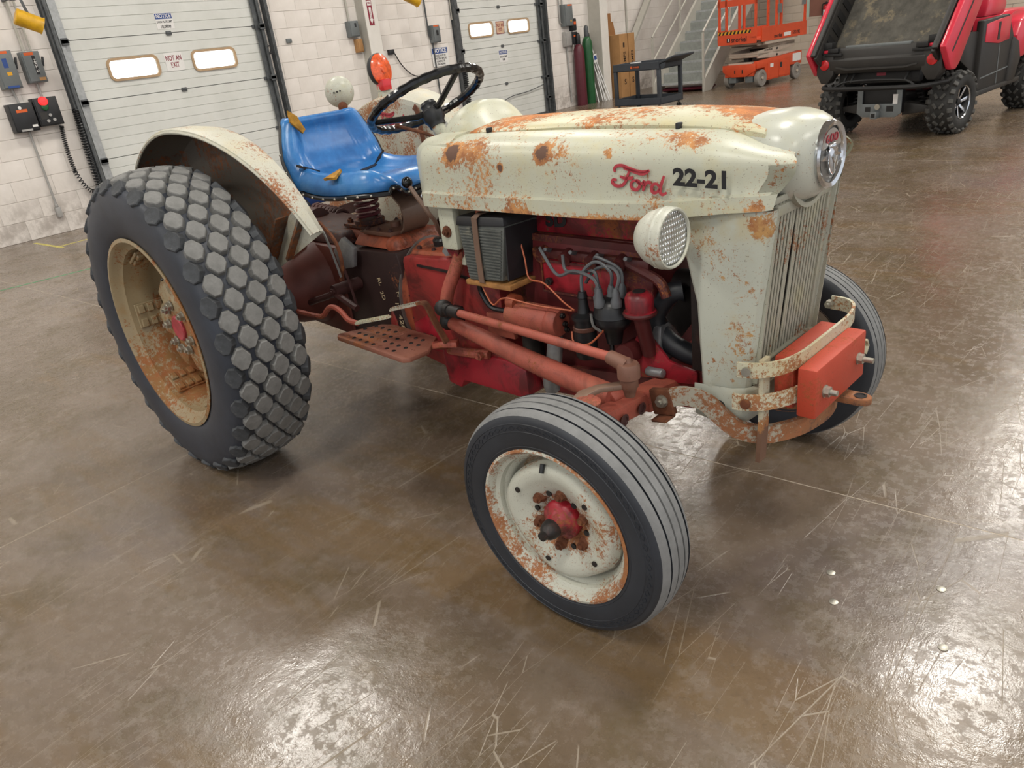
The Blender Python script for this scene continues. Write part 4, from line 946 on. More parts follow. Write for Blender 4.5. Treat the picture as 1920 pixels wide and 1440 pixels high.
P_('wheel_hub', G().lathe(hubc, ax, [(.030, -.045), (.032, -.03), (.040, -.018), (.040, .012), (.030, .018), (.028, .03), (.030, .036), (.026, .046), (.001, .048)], 24), 'black', sw)
P_('steering_column', G().cyl(hubc-ax*.03, hubc-ax*.19, .024, .026, 20).cyl(hubc-ax*.17, hubc-ax*.34, .034, .04, 20), 'cream')
P_('throttle_lever', G().tube([(.90, -.02, 1.17), (.80, -.05, 1.215), (.70, -.08, 1.243)], .0065, 8).sph((.695, -.082, 1.246), .011, 8), 'rust')
# ---- seat: padded bucket lofted across its width
def seat():
    # centre profile (x,z): from top of backrest down, across the base to the front lip
    g = G(); nu, nv = 32, 30; rows = []; und = []
    import bisect
    cen = sm([(.075, 0, 1.292), (.083, 0, 1.27), (.10, 0, 1.21), (.125, 0, 1.14), (.165, 0, 1.085), (.24, 0, 1.060), (.34, 0, 1.052), (.45, 0, 1.058), (.55, 0, 1.07), (.63, 0, 1.078), (.69, 0, 1.080)], 4)
    m_ = len(cen)
    for i in range(m_):
        t = i/(m_-1); c = cen[i]
        T_ = (cen[min(i+1, m_-1)]-cen[max(i-1, 0)]).normalized(); nrm = Vector((-T_.z, 0, T_.x)); 
        if nrm.z < 0 and t > .5: nrm = -nrm
        if nrm.x < 0 and t < .5: nrm = -nrm
        hw = .165 if t == 0 else (.165+.075*min(1, t/.28) if t < .28 else .24)
        if t > .72: hw = .24*(1-.30*((t-.72)/.28)**3)
        row = []; rw2 = []
        for j in range(nv+1):
            u = -1+2*j/nv; y = hw*u
            bz = max(0, min(1, (abs(u)-.52)/.26)); bz = bz*bz*(3-2*bz); bt_ = max(0, min(1, (.16-t)/.08)); bt_ = bt_*bt_*(3-2*bt_); side = .040*max(bz*(1 if t > .35 else .8), bt_*.6)
            thigh = .020*math.cos(u*PI*1.0)*max(0, (t-.55)/.45)*-1*-.6
            edge = 0 - .012*max(0, (.08-t)/.08)
            roll = .018*math.exp(-((t-.40)/.035)**2)*abs(u)**2 # crease where back meets base
            dd = max(0, (abs(u)-.80)/.20)**1.8; bl = max(0, min(1, (t-.22)/.2)); fr = max(0, (t-.84)/.16)**2; dv = Vector((-(1-bl), 0, -bl))*((max(.075*dd, .06*fr))*bl+.035*(1-bl)*dd)
            row.append(c+Vector((0, y, 0))+nrm*(side+edge-roll+thigh)+dv)
            rw2.append(c+Vector((0, y*.97, 0))-nrm*(.03-.024*abs(u)**2)+nrm*side*.7+dv)
        rows.append(row); und.append(rw2)
    g.loft(rows, caps=False, closed=False)
    o = P_('seat_cushion', g, 'blue', ang=60)
    mod = o.modifiers.new('thick', 'SOLIDIFY'); mod.thickness = .018; mod.offset = -1
    g = G().loft(und, caps=False, closed=False)
    p = P_('seat_pan', g, 'black', o); mod = p.modifiers.new('thick', 'SOLIDIFY'); mod.thickness = .005
    # piping edge and rivets round the rim
    rim = [r[0] for r in rows]+rows[-1][1:]+[r[-1] for r in rows][::-1][1:]+rows[0][::-1][1:-1]
    rimc = [v+Vector((0, 0, -.012)) for v in rim]
    P_('edge_trim', G().tube(rimc, .0085, 6, wrap=True), 'black', o)
    for i in range(10, m_-1, 3):
        v = rows[i][0]; P_('rivet', G().sph(v+Vector((.0, -.007, -.012)), .006, 8), 'bolt', o)
    for j in (2, 5, 8, 11):
        v = rows[-1][j]; P_('rivet', G().sph(v+Vector((.004, -.004, -.012)), .006, 8), 'bolt', o)
    # tears with foam
    def at(i, j): return rows[i][j]
    def tear(i, j, pts, up, mat='foam', name='foam_tear'):
        c = at(i, j); du = (at(i, j+1)-at(i, j-1)).normalized(); dv = (at(i+1, j)-at(i-1, j)).normalized(); nn = du.cross(dv).normalized()
        if nn.dot(Vector((1, -1, 1))) < 0: nn = -nn
        g = G(); n_ = len(pts); a = [c+du*p[0]+dv*p[1]+nn*(p[2] if len(p) > 2 else .004) for p in pts]; b = [v-nn*.01 for v in a]
        g.add(a+b, [tuple(range(n_)), tuple(range(n_, 2*n_))[::-1]]+[(q, (q+1) % n_, n_+(q+1) % n_, n_+q) for q in range(n_)])
        return P_(name, g, mat, o, ang=20)
    tear(4, 3, [(-.035, -.045, .03), (.01, -.02, .02), (.035, .01, .008), (.055, .035, .003), (.045, .05, .002), (.02, .03, .008), (-.02, .0, .02)], 0)
    tear(27, 3, [(-.050, -.03, .004), (-.052, .0, .006), (-.046, .045, .004), (.012, .014, .012), (.016, -.002, .012)], 0)
    tear(17, 4, [(-.05, -.02), (0, -.006), (.05, .012), (.03, .022), (0, .006), (-.04, .0)], 0, 'grime', 'split')
    tear(20, 20, [(-.05, .01), (0, -.006), (.05, -.02), (.06, -.012), (.01, .012), (-.03, .026)], 0, 'grime', 'split')
    tear(19, 25, [(-.04, .0), (0, -.01), (.04, -.012), (.0, .006)], 0, 'grime', 'split')
    return o
M['pedestal'] = rusty('brown_band_steel', '7a6152', .5, 6, rough=.45, speck=.2, lite='6a4a3c', drk='3b2b26', tint='8d7666', var=.2)
seat()
sp = []
for q in range(0, 6*12+1):
    t = q/72; a = 2*PI*t*5.2; sp.append(Vector((.29+.047*math.cos(a), .047*math.sin(a), .865+t*.125)))
P_('seat_spring', G().tube(sp, .0075, 8), 'springred')
P_('spring_seat', G().lathe((.29, 0, .845), (0, 0, 1), [(.062, 0), (.064, .01), (.064, .022), (.052, .024), (.001, .024)], 24), 'darkcast')
P_('seat_pedestal', G().bar([(.42, 0, .99), (.5, 0, .995), (.56, 0, .985), (.60, 0, .95), (.612, 0, .90), (.60, 0, .86), (.56, 0, .83), (.48, 0, .815), (.3, 0, .83)], (0, 1, 0), .13, .008), 'pedestal', ang=60)
P_('seat_pedestal_base', G().hexa([(.15, -.07, .79), (.5, -.07, .79), (.5, .07, .79), (.15, .07, .79)], [(.2, -.06, .835), (.46, -.06, .82), (.46, .06, .82), (.2, .06, .835)]), 'hyd', bevel=.01)
P_('flat_spring', G().bar([(.18, 0, .845), (.3, 0, .842), (.52, 0, .822)], (0, 1, 0), .12, .012).hexb((.19, -.03, .85), (0, 0, 1), .014, .014), 'darkcast')

M['footrust'] = rusty('footplate_paint', '96604f', .7, 8, rough=.65, speck=.6, lite='7b5340', drk='3f2a24', tint='7d5c4c', var=.25)
M['darkhyd'] = rusty('worn_cast_cover', '7a5546', .5, 10, rough=.5, speck=.4, lite='6a4335', drk='2f221f', tint='7f5f4c', var=.3)
M['oilcast'] = rusty('oily_black_casting', '3a2a29', .2, 8, rough=.45, speck=.2, lite='5b3029', drk='221918', tint='332424', var=.4)
M['enginered'] = rusty('grimy_engine_red', '6b2426', .45, 10, rough=.5, speck=.4, lite='3f2422', drk='1c1414', tint='4a2323', var=.4)
M['darkred2'] = rusty('dark_grimy_red', '552020', .45, 12, rough=.5, speck=.4, lite='3a2020', drk='191212', tint='3d2221', var=.4)
M['copperd'] = plain('coil_brown_band', '5a3a30', .4, 0, .2)
M['woody'] = plain('stained_tray', 'a0713f', .7, 0, .3, 20, dirt='5b3a28', dirt_amt=.02)
M['strap2'] = rusty('rusty_upright_paint', 'bdb9a4', .6, 10, blobs=[(2.17, -.215, .42, .12, .4)], rough=.5, speck=.8, lite='a8703a', drk='6a4430', tint='c0a878')
# ---- left fender lettering, lamps on the left fender
script('script_lettering', flf, (-.125, .4235, 1.158), (1, 0, .0), (0, 0, 1), .20, 'decalred', .013, label='worn red script lettering reading Ford')
P_('hinge_strap', G().bar(sm([(.20, .41, 1.262), (.225, .405, 1.24), (.235, .40, 1.17), (.245, .40, 1.09), (.25, .40, 1.02)], 4), (1, 0, 0), .025, .006), 'rust', flf)
P_('rust_hole', G().cyl((.33, .4235, .80), (.33, .4215, .80), .035, n=9).cyl((.36, .4235, .845), (.36, .4215, .845), .02, n=7), 'grime', flf)
P_('rust_hole', G().cyl((.10, .4235, .70), (.10, .4215, .70), .018, n=7), 'rust', flf)
t = P_('turn_lamp', G().lathe((-.10, .49, 1.425), (.96, .22, .1), [(.001, -.04), (.05, -.036), (.068, -.02), (.074, -.004), (.074, .006), (.068, .008)], 32, caps=False), 'boxdark', ang=50)
P_('lens', G().lathe((-.10, .49, 1.425), (.96, .22, .1), [(.072, .004), (.071, .009), (.05, .016), (.02, .02), (.016, .026), (.001, .027)], 32), 'amber', t, label='orange lamp lens')
P_('lamp_stem', G().cyl((-.085, .48, 1.30), (-.085, .48, 1.335), .035, .028).cyl((-.085, .48, 1.335), (-.085, .48, 1.36), .032, .03), 'shell', t)
P_('lamp_socket', G().bb(-.10, -.045, .45, .50, 1.335, 1.385), 'redlens', t, bevel=.005)
t = P_('work_lamp', G().lathe((-.485, .50, 1.345), (.55, -.8, .1), [(.001, .05), (.03, .047), (.058, .03), (.074, .004), (.076, -.01), (.07, -.03), (.05, -.035), (.001, -.036)], 28), 'lampshell', ang=50)
for q in range(3): P_('vent_hole', G().sph((-.458+q*.016, .452+q*.008, 1.345+.003*q), .005, 6), 'black', t)
P_('lamp_stem', G().cyl((-.44, .49, 1.22), (-.455, .49, 1.29), .016).sph((-.43, .47, 1.275), .026, 10), 'rust', t)
# ---- rear axle, differential, lift housing
P_('axle_housing', G().lathe((0, 0, .60), (0, 1, 0), [(.001, -.60), (.085, -.60), (.10, -.56), (.085, -.53), (.078, -.46), (.085, -.40), (.125, -.34), (.155, -.27), (.17, -.19), (.185, -.17), (.185, .17), (.17, .19), (.155, .27), (.125, .34), (.085, .40), (.078, .46), (.085, .53), (.10, .56), (.085, .60), (.001, .60)], 40), 'axlecast', ang=40)
P_('differential_case', G().hexa([(-.2, -.16, .40), (.25, -.17, .38), (.25, .17, .38), (-.2, .16, .40)], [(-.18, -.14, .78), (.25, -.165, .78), (.25, .165, .78), (-.18, .14, .78)]), 'axlecast', bevel=.02)
P_('lift_cover', G().hexa([(-.22, -.14, .78), (.28, -.15, .78), (.28, .15, .78), (-.22, .14, .78)], [(-.2, -.11, .86), (.24, -.12, .83), (.24, .12, .83), (-.2, .11, .86)]), 'darkcast', bevel=.02)
P_('lift_cylinder', G().cyl((-.34, 0, .83), (-.10, .0, .83), .06, n=20).cyl((-.02, -.26, .80), (-.02, .26, .80), .035), 'darkcast', ang=40)
for s in (-1, 1):
    P_('lift_arm', G().bar(sm([(-.02, s*.24, .80), (-.12, s*.245, .84), (-.32, s*.25, .80), (-.52, s*.26, .72)], 4), (0, 0, 1), [.05]*13, .022), 'darkcast')
    P_('lower_link', G().bar([(.0, s*.30, .42), (-.35, s*.33, .38), (-.75, s*.36, .36)], (0, 0, 1), .06, .016), 'darkcast')
    P_('lift_rod', G().cyl((-.50, s*.26, .72), (-.42, s*.335, .38), .012), 'darkcast')
# draft control spring, blue box behind the seat
sp = []
for q in range(0, 8*10+1):
    a = 2*PI*q/10; sp.append(Vector((-.28+.23*q/80, .10+.0*q, .845)+Vector((0, .042*math.cos(a), .042*math.sin(a)))) if False else Vector((-.28+.23*q/80, .10+.042*math.cos(a), .835-.02*q/80+.042*math.sin(a))))
P_('control_spring', G().tube(sp, .010, 8).cyl((-.42, .10, .855), (-.03, .10, .81), .022), 'darkcast')
P_('spring_yoke', G().cyl((-.46, .1, .86), (-.36, .1, .85), .035, n=14), 'darkcast')
t = P_('tool_box', G().bb(-.50, -.33, .08, .22, .865, .925), 'navy' if 'navy' in M else 'inkblue', bevel=.006, label='small blue box behind the seat')
P_('box_lid', G().bb(-.51, -.32, .07, .23, .925, .935), 'steel', t); P_('box_strap', G().tube(sm([(-.33, .08, .90), (-.29, .07, .89), (-.27, .07, .86), (-.30, .07, .84), (-.33, .08, .87)], 4), .004, 5), 'black', t)
# brake / lift quadrant linkages along the right side
P_('brake_line', G().tube(sm([(.42, -.34, .951), (.47, -.34, .90), (.505, -.34, .80), (.522, -.34, .735)], 5), .005, 6), 'steel')
P_('control_rod', G().tube(sm([(.417, -.32, .935), (.498, -.32, .873), (.518, -.32, .798), (.50, -.32, .735), (.485, -.32, .715)], 5), .008, 6), 'rust')
P_('linkage_rod', G().tube([(.405, -.25, .749), (.431, -.25, .667), (.447, -.25, .564)], .006, 6), 'darkcast')
P_('control_quadrant', G().prism([(0, 0), (.10, .02), (.13, .10), (.06, .14), (-.02, .08)], (.30, -.20, .70), (1, 0, 0), (0, 0, 1), (0, .02, 0)), 'alu', bevel=.003)
P_('brake_rod', G().tube(sm([(.02, -.28, .523), (.316, -.28, .616), (.35, -.28, .628), (.492, -.28, .584)], 3), .014, 8), 'darkcast')
P_('brake_lever_boss', G().cyl((.36, -.16, .64), (.36, -.29, .64), .026, n=14).hexb((.36, -.285, .64), YO, .014, .014), 'darkcast')
P_('foot_bar', G().tube(sm([(.12, -.36, .548), (.30, -.36, .550), (.36, -.36, .560), (.41, -.36, .598), (.455, -.36, .610), (.50, -.36, .598), (.54, -.36, .570), (.60, -.36, .566)], 5), .011, 8), 'orange')
def pedal_pad(o, d, w, l, nm, mat='orange'):
    o, d = Vector(o), Vector(d).normalized(); s = d.cross(Vector((0, 0, 1))).normalized(); g = G()
    g.bar([o, o+d*l], s, w, .008)
    for q in range(int(l/.012)): g.box(o+d*(.008+q*.012)+Vector((0, 0, .006)), (.004, w*.9, .006), Matrix((d, s, Vector((0, 0, 1)))).transposed())
    return P_(nm, g, mat)
pedal_pad((.595, -.36, .566), (.96, .0, .26), .022, .225, 'brake_pedal', 'strap')
pedal_pad((.782, -.32, .636), (.96, .0, .27), .026, .17, 'clutch_pedal', 'rustbar')
P_('pedal_arm', G().bar(sm([(.93, -.32, .678), (.975, -.32, .690), (.997, -.32, .675), (1.01, -.31, .62), (1.03, -.29, .54)], 4), (0, 1, 0), .022, .010), 'rust')
# ---- transmission case
def side_prism(name, pts, y0, y1, mat, parent=None, bevel=.006, **k):
    return P_(name, G().prism(pts, (0, y0, 0), (1, 0, 0), (0, 0, 1), (0, y1-y0, 0)), mat, parent, bevel=bevel, **k)
tc = side_prism('centre_housing', [(.22, .36), (.22, .77), (.64, .79), (.655, .74), (.66, .40), (.62, .35)], -.155, .155, 'oilcast')
script_pts = [((.50, .66), 'RL'), ((.505, .60), '2D'), ((.61, .62), 'N')]
for (x, z), s_ in script_pts: text('chalk_mark', s_, M['chalk'], tc, (x, -.1565, z), (.3, 0, -.95), (.95, 0, .3), .03, .0005, None, 0)
text('chalk_mark', '11 4284 E', M['chalk'], tc, (.60, -.1565, .50), (.12, 0, -.99), (.99, 0, .12), .033, .0005, .17, 0)
side_prism('inspection_plate', [(.53, .42), (.53, .50), (.55, .55), (.57, .50), (.58, .42)], -.163, -.15, 'red', tc)
P_('case_flange', G().loft([[Vector((x, .175*math.cos(a)*(.98 if abs(math.cos(a)) > .5 else 1), .585+.225*math.sin(a)*(1 if math.sin(a) > 0 else 1.1))) for a in [2*PI*q/40 for q in range(40)]] for x in (.650, .690)]), 'hyd', tc, bevel=.004)
P_('case_gasket', G().loft([[Vector((x, .182*math.cos(a), .585+.232*math.sin(a)*(1 if math.sin(a) > 0 else 1.1))) for a in [2*PI*q/40 for q in range(40)]] for x in (.645, .652)]), 'steel', tc)
for a in (168, 150, 128, 110, 192, 215): P_('case_bolt', G().hexb((.690, .16*math.cos(R(a)), .585+.208*math.sin(R(a))*(1 if a < 180 else 1.1)), (1, 0, 0), .010, .008), 'darkcast', tc)
th = side_prism('transmission_housing', [(.69, .385), (.69, .765), (.70, .785), (.96, .80), (1.05, .79), (1.20, .76), (1.20, .37), (1.0, .36), (.85, .36)], -.165, .165, 'red')
P_('bell_rib', G().bar([(.78, -.166, .76), (.95, -.168, .755), (1.12, -.168, .735)], (0, 1, 0), .012, .008), 'grime', th)
side_prism('lower_bell', [(.85, .37), (.86, .30), (.93, .29), (.95, .325), (1.26, .325), (1.29, .34), (1.29, .44), (1.2, .46), (.85, .46)], -.175, .175, 'redb', th, bevel=.01)
for x, z in ((1.155, .595), (1.205, .60), (1.175, .43)): P_('bolt_hole', G().cyl((x, -.166, z), (x, -.1685, z), .011, n=10), 'black', th)
for x, z in ((.76, .475), (.80, .475)): P_('case_bolt', G().hexb((x, -.165, z), YO, .014, .012), 'darkcast', th)
side_prism('side_cover', [(.70, .42), (.70, .52), (.78, .56), (.86, .52), (.88, .42)], -.172, -.16, 'redb', th)
side_prism('mounting_lug', [(1.13, .55), (1.13, .63), (1.24, .64), (1.26, .55)], -.178, -.16, 'orange', th, bevel=.004)
P_('top_cover', G().hexa([(.70, -.13, .785), (1.02, -.14, .80), (1.02, .14, .80), (.70, .13, .785)], [(.71, -.12, .80), (1.0, -.13, .815), (1.0, .13, .815), (.71, .12, .80)]), 'hyd', th, bevel=.005)
for x, y in ((.73, -.105), (.82, -.11), (.93, -.115), (.73, .1), (.82, .1)): P_('cover_bolt', G().hexb((x, y, .803), (0, 0, 1), .010, .008), 'darkcast', th)
# lift top cover with bolts
hc = P_('hydraulic_cover', G().hexa([(.33, -.135, .79), (.64, -.14, .79), (.64, .14, .79), (.33, .135, .79)], [(.36, -.115, .835), (.60, -.10, .835), (.60, .10, .835), (.36, .115, .835)]), 'hyd', bevel=.012)
P_('cover_plate', G().bb(.395, .575, -.115, .07, .835, .853), 'darkhyd', hc, bevel=.004)
for x, y in ((.41, -.10), (.56, -.10), (.41, .05), (.56, .05), (.485, -.10)): P_('cover_bolt', G().hexb((x, y, .853), (0, 0, 1), .010, .008), 'darkcast', hc)
P_('plug', G().cyl((.49, -.02, .853), (.49, -.02, .872), .022, n=14), 'darkhyd', hc)
P_('boss', G().sph((.585, -.10, .80), .05, 14, (1, .8, .8)), 'hyd', hc)
P_('filler_cap', G().cyl((.52, .02, .853), (.52, .02, .89), .02, n=12), 'darkcast', hc)
# shift lever
P_('shift_boot', G().lathe((.785, -.035, .775), (0, 0, 1), [(.040, 0), (.042, .02), (.034, .03), (.036, .05), (.030, .058), (.012, .06)], 20), 'black')
P_('shift_lever', G().tube(sm([(.785, -.035, .82), (.79, -.04, .845), (.808, -.065, .875), (.814, -.08, .91), (.803, -.1, .95), (.737, -.112, 1.045)], 5), .0085, 8), 'pedestal')
P_('shift_knob', G().sph((.733, -.113, 1.052), .021, 16), 'blackgl')
P_('clamp_nut', G().cyl((.90, -.10, .82), (.935, -.14, .825), .012).hexb((.935, -.14, .825), (1, -.9, .1), .020, .02), 'steel')
# steering arm tube from dash to drag link
P_('steering_sector_shaft', G().tube(sm([(1.06, -.19, .85), (1.045, -.20, .80), (1.005, -.225, .71), (.985, -.235, .635)], 4), .024, 12), 'orange')
P_('sector_housing', G().cyl((1.05, -.10, .86), (1.05, -.20, .86), .045, n=18).cyl((1.05, -.19, .86), (1.05, -.215, .86), .03), 'redb')
P_('steering_arm', G().bar([(.99, -.24, .645), (1.02, -.265, .66), (1.05, -.29, .672)], (0, 0, 1), .045, .025), 'grime', bevel=.005)
P_('drag_link_joint', G().sph((1.05, -.295, .672), .034, 14, (1.1, .9, .9)).cyl((1.05, -.295, .672), (1.10, -.31, .676), .022).cyl((1.10, -.308, .675), (1.16, -.318, .678), .02), 'grime', ang=50)
P_('drag_link', G().tube([(1.12, -.312, .678), (1.16, -.32, .679), (1.5, -.362, .685), (1.86, -.408, .69)], .0135, 12), 'orange')
P_('radius_rod', G().tube([(1.03, -.25, .598), (1.10, -.262, .596), (1.4, -.315, .575), (1.62, -.350, .565), (1.83, -.385, .56)], [.022, .026, .031, .033, .034], 16), 'orange')
P_('radius_rod_ball', G().sph((1.0, -.245, .60), .032, 12).bb(.95, 1.0, -.24, -.16, .57, .63), 'grime', bevel=.004)
P_('radius_rod_left', G().tube([(1.03, .25, .598), (1.4, .315, .575), (1.78, .378, .555)], .030, 12), 'orange')
# footplates
def footplate(s):
    g = G(); zt = lambda x, y: .497+.02*((abs(y)-.40)/.2)*0+(.907-x)*.03
    cs = [(.495, .40), (.905, .405), (.925, .385), (.93, .30), (.86, .195), (.60, .195), (.55, .22), (.475, .38)]
    pts = [(x, -s*y if s > 0 else y) for x, y in cs]
    g.add([Vector((x, y, zt(x, y))) for x, y in pts]+[Vector((x, y, zt(x, y)-.02)) for x, y in pts], [tuple(range(8)), tuple(range(8, 16))[::-1]]+[(i, (i+1) % 8, 8+(i+1) % 8, 8+i) for i in range(8)])
    o = P_('footplate', g, 'footrust', bevel=.006)
    if s > 0:
        hs_ = G(); g2 = G()
        for i in range(9):
            for j in range(4):
                if (i, j) in ((8, 0), (8, 3)): continue
                x, y = .535+i*.041+(j % 2)*.018, -.375+j*.042; z = zt(x, y)
                P_('plate_hole', G().lathe((x, y, z), (0, 0, 1), [(.0085, .0), (.0075, .0022), (.0055, .0022), (.0055, .0006), (.001, .0006)], 10), 'footrust' if (i*3+j) % 5 == 0 else 'grime', o)
    return o
footplate(1); footplate(-1)
P_('footplate_bracket', G().bar([(.86, -.20, .475), (.93, -.25, .49), (.99, -.27, .52), (1.03, -.24, .52)], (.2, .2, 1), .02, .05), 'orange', bevel=.004)
P_('footplate_stay', G().tube([(.93, -.20, .46), (1.06, -.20, .47), (1.12, -.18, .47)], .018, 10).hexb((1.10, -.20, .47), YO, .016, .016), 'orange')
# ---- battery with strap
bt = P_('battery', G().hexa([(1.155, -.25, .775), (1.31, -.25, .785), (1.33, -.08, .785), (1.175, -.08, .775)], [(1.135, -.25, .955), (1.345, -.25, .965), (1.365, -.07, .965), (1.155, -.07, .955)]), 'ribbed', bevel=.004)
P_('battery_lid', G().hexa([(1.13, -.256, .955), (1.35, -.256, .965), (1.37, -.065, .965), (1.15, -.065, .955)], [(1.135, -.25, .985), (1.345, -.25, .992), (1.365, -.07, .992), (1.155, -.07, .985)]), 'boxdark', bt, bevel=.004)
for q in range(17):
    z = .79+q*.0098; f = (z-.775)/.18
    xa, xb = 1.155-.02*f, 1.31+.035*f
    P_('case_rib', G().bb(xa+.006, xa+.062, -.2545, -.25, z, z+.0045).bb(xa+.095, xb-.008, -.2545, -.25, z, z+.0045), 'ribbed', bt)
P_('case_post', G().hexa([(1.333, -.249, .79), (1.338, -.249, .79), (1.338, -.1, .79), (1.333, -.1, .79)], [(1.345, -.249, .96), (1.35, -.249, .96), (1.36, -.09, .96), (1.353, -.09, .96)]), 'boxdark', bt)
P_('hold_down_strap', G().bar([(1.25, -.10, .998), (1.235, -.245, .997), (1.226, -.259, .985), (1.222, -.259, .88), (1.222, -.259, .775), (1.226, -.25, .768)], [(1, 0, 0)]*6, .024, .003), 'pedestal', bt)
P_('terminal', G().cyl((1.19, -.2, .985), (1.19, -.2, 1.003), .012), 'copper', bt)
P_('battery_tray', G().bb(1.14, 1.345, -.255, -.06, .758, .775).bb(1.15, 1.17, -.12, -.1, .70, .76), 'woody', bevel=.003)
# ---- engine
eb = side_prism('engine_block', [(1.29, .40), (1.29, .90), (1.80, .90), (1.80, .42), (1.5, .38)], -.135, .14, 'enginered', bevel=.01)
P_('cylinder_head', G().bb(1.33, 1.80, -.12, .14, .87, .915), 'darkred2', eb, bevel=.006)
vc = P_('valve_cover', G().bb(1.352, 1.782, -.115, .05, .915, 1.002), 'redb', bevel=.008)
P_('cover_flange', G().bar([(1.345, -.128, .905), (1.795, -.128, .900)], (0, 0, 1), .022, .018), 'darkred2', vc)
text('cover_marking', '5D', M['ink'], vc, (1.44, -.1165, .958), (1, 0, 0), (0, 0, 1), .06, .0006, .085, .003)
P_('manifold', G().bb(1.36, 1.80, -.155, -.12, .845, .875), 'darkred2', eb, bevel=.006, ang=40)
for x in (1.40, 1.50, 1.60, 1.70): 
    P_('manifold_port', G().cyl((x, -.12, .865), (x, -.165, .85), .022), 'darkred2', eb)
    P_('spark_plug_boot', G().cyl((x+.03, -.13, .865), (x+.045, -.185, .885), .008, .006, n=8), 'wiregrey', eb)
P_('side_plate', G().bb(1.395, 1.70, -.155, -.135, .735, .845), 'redb', eb, bevel=.012)
P_('side_plate_rim', G().bar([(1.40, -.158, .84), (1.695, -.158, .84), (1.695, -.158, .74), (1.40, -.158, .74)], (0, 1, 0), .006, .007, wrap=True), 'darkred2', eb)
P_('side_plate_bolt', G().hexb((1.43, -.158, .775), YO, .013, .012), 'grime', eb)
for x, z in ((1.42, .56), (1.55, .58), (1.72, .60), (1.68, .52), (1.50, .47), (1.75, .48)): P_('block_boss', G().cyl((x, -.12, z), (x, -.155, z), .022, .016), 'enginered', eb)
P_('side_rail', G().bar([(1.30, -.15, .455), (1.5, -.15, .47), (1.80, -.15, .50)], (0, 0, 1), .04, .02), 'darkred2', eb)
P_('oil_pan', G().hexa([(1.30, -.10, .33), (1.68, -.10, .36), (1.68, .10, .36), (1.30, .10, .33)], [(1.29, -.135, .43), (1.80, -.135, .44), (1.80, .135, .44), (1.29, .135, .43)]), 'redb', eb, bevel=.02)
st_m = P_('starter_motor', G().lathe((1.31, -.215, .665), (1, 0, 0), [(.001, -.02), (.036, -.018), (.042, 0), (.042, .045), (.048, .05), (.048, .155), (.045, .16), (.048, .165), (.048, .19), (.04, .20), (.001, .202)], 24), 'orange', ang=40)
P_('starter_cap', G().lathe((1.33, -.215, .705), (-1, 0, .1), [(.001, 0), (.028, 0), (.028, .03), (.02, .04), (.001, .04)], 16), 'hyd', st_m)
P_('starter_lug', G().cyl((1.47, -.215, .62), (1.47, -.225, .575), .022, .014).cyl((1.37, -.2, .63), (1.37, -.225, .615), .02), 'orange', st_m)
for z in (.66, .69, .64): P_('starter_bolt', G().hexb((1.512, -.205-(z-.66)*.3, z), (1, 0, 0), .009, .01), 'grime', st_m)
co = P_('ignition_coil', G().lathe((1.612, -.225, .575), (0, 0, 1), [(.001, 0), (.028, 0), (.033, .008), (.033, .035), (.035, .036), (.035, .09), (.032, .092), (.032, .125), (.038, .127), (.038, .137), (.03, .140), (.02, .146), (.016, .165), (.014, .19), (.016, .192), (.012, .21), (.001, .21)], 24), 'black', ang=40)
P_('coil_band', G().lathe((1.612, -.225, .665), (0, 0, 1), [(.0345, 0), (.0365, .002), (.0365, .012), (.0345, .014)], 24), 'copperd', co)
di = P_('distributor', G().lathe((1.70, -.20, .70), (0, 0, 1), [(.001, -.07), (.022, -.07), (.03, -.03), (.050, -.012), (.055, .0), (.054, .015), (.058, .018), (.056, .026), (.052, .05), (.042, .066), (.022, .075), (.001, .077)], 32), 'black', ang=45)
towers = [(1.665, -.215), (1.69, -.245), (1.725, -.18), (1.735, -.225), (1.70, -.20)]
for x, y in towers: P_('cap_tower', G().lathe((x, y, .76), (0, 0, 1), [(.016, -.005), (.017, .012), (.012, .022), (.012, .034), (.006, .05), (.001, .05)], 12), 'wiregrey', di)
P_('vacuum_clip', G().tube(sm([(1.66, -.25, .73), (1.675, -.262, .70), (1.70, -.258, .685)], 3), .004, 5), 'steel', di)
wires = [[(1.70, -.20, .80), (1.71, -.21, .85), (1.66, -.21, .875), (1.615, -.22, .84), (1.612, -.225, .78)],
         [(1.69, -.245, .80), (1.67, -.24, .835), (1.58, -.215, .84), (1.50, -.20, .815), (1.45, -.20, .875), (1.43, -.19, .89)],
         [(1.665, -.215, .80), (1.65, -.21, .845), (1.58, -.20, .83), (1.525, -.19, .83), (1.515, -.185, .875)],
         [(1.725, -.18, .80), (1.72, -.18, .85), (1.66, -.2, .885), (1.63, -.18, .87)],
         [(1.735, -.225, .80), (1.745, -.22, .845), (1.71, -.21, .865), (1.65, -.20, .85), (1.60, -.19, .80)]]
for w_ in wires: P_('ignition_wire', G().tube(sm(w_, 6), .0052, 7), 'wiregrey', di)
P_('primary_wire', G().tube(sm([(1.33, -.18, .95), (1.36, -.19, .85), (1.38, -.2, .79), (1.45, -.21, .785), (1.53, -.22, .74), (1.585, -.235, .725)], 6), .003, 5), 'copper', co)
P_('primary_wire', G().tube(sm([(1.20, -.24, .755), (1.25, -.25, .70), (1.32, -.26, .735), (1.45, -.25, .725), (1.58, -.24, .725)], 6), .003, 5), 'copper', co)
P_('primary_wire', G().tube(sm([(1.585, -.255, .665), (1.60, -.265, .635), (1.655, -.262, .64), (1.70, -.25, .685)], 6), .003, 5), 'copper', co)
P_('battery_cable', G().tube(sm([(1.19, -.24, .77), (1.18, -.23, .73), (1.22, -.23, .68), (1.29, -.225, .675)], 6), .009, 8), 'black', bt)
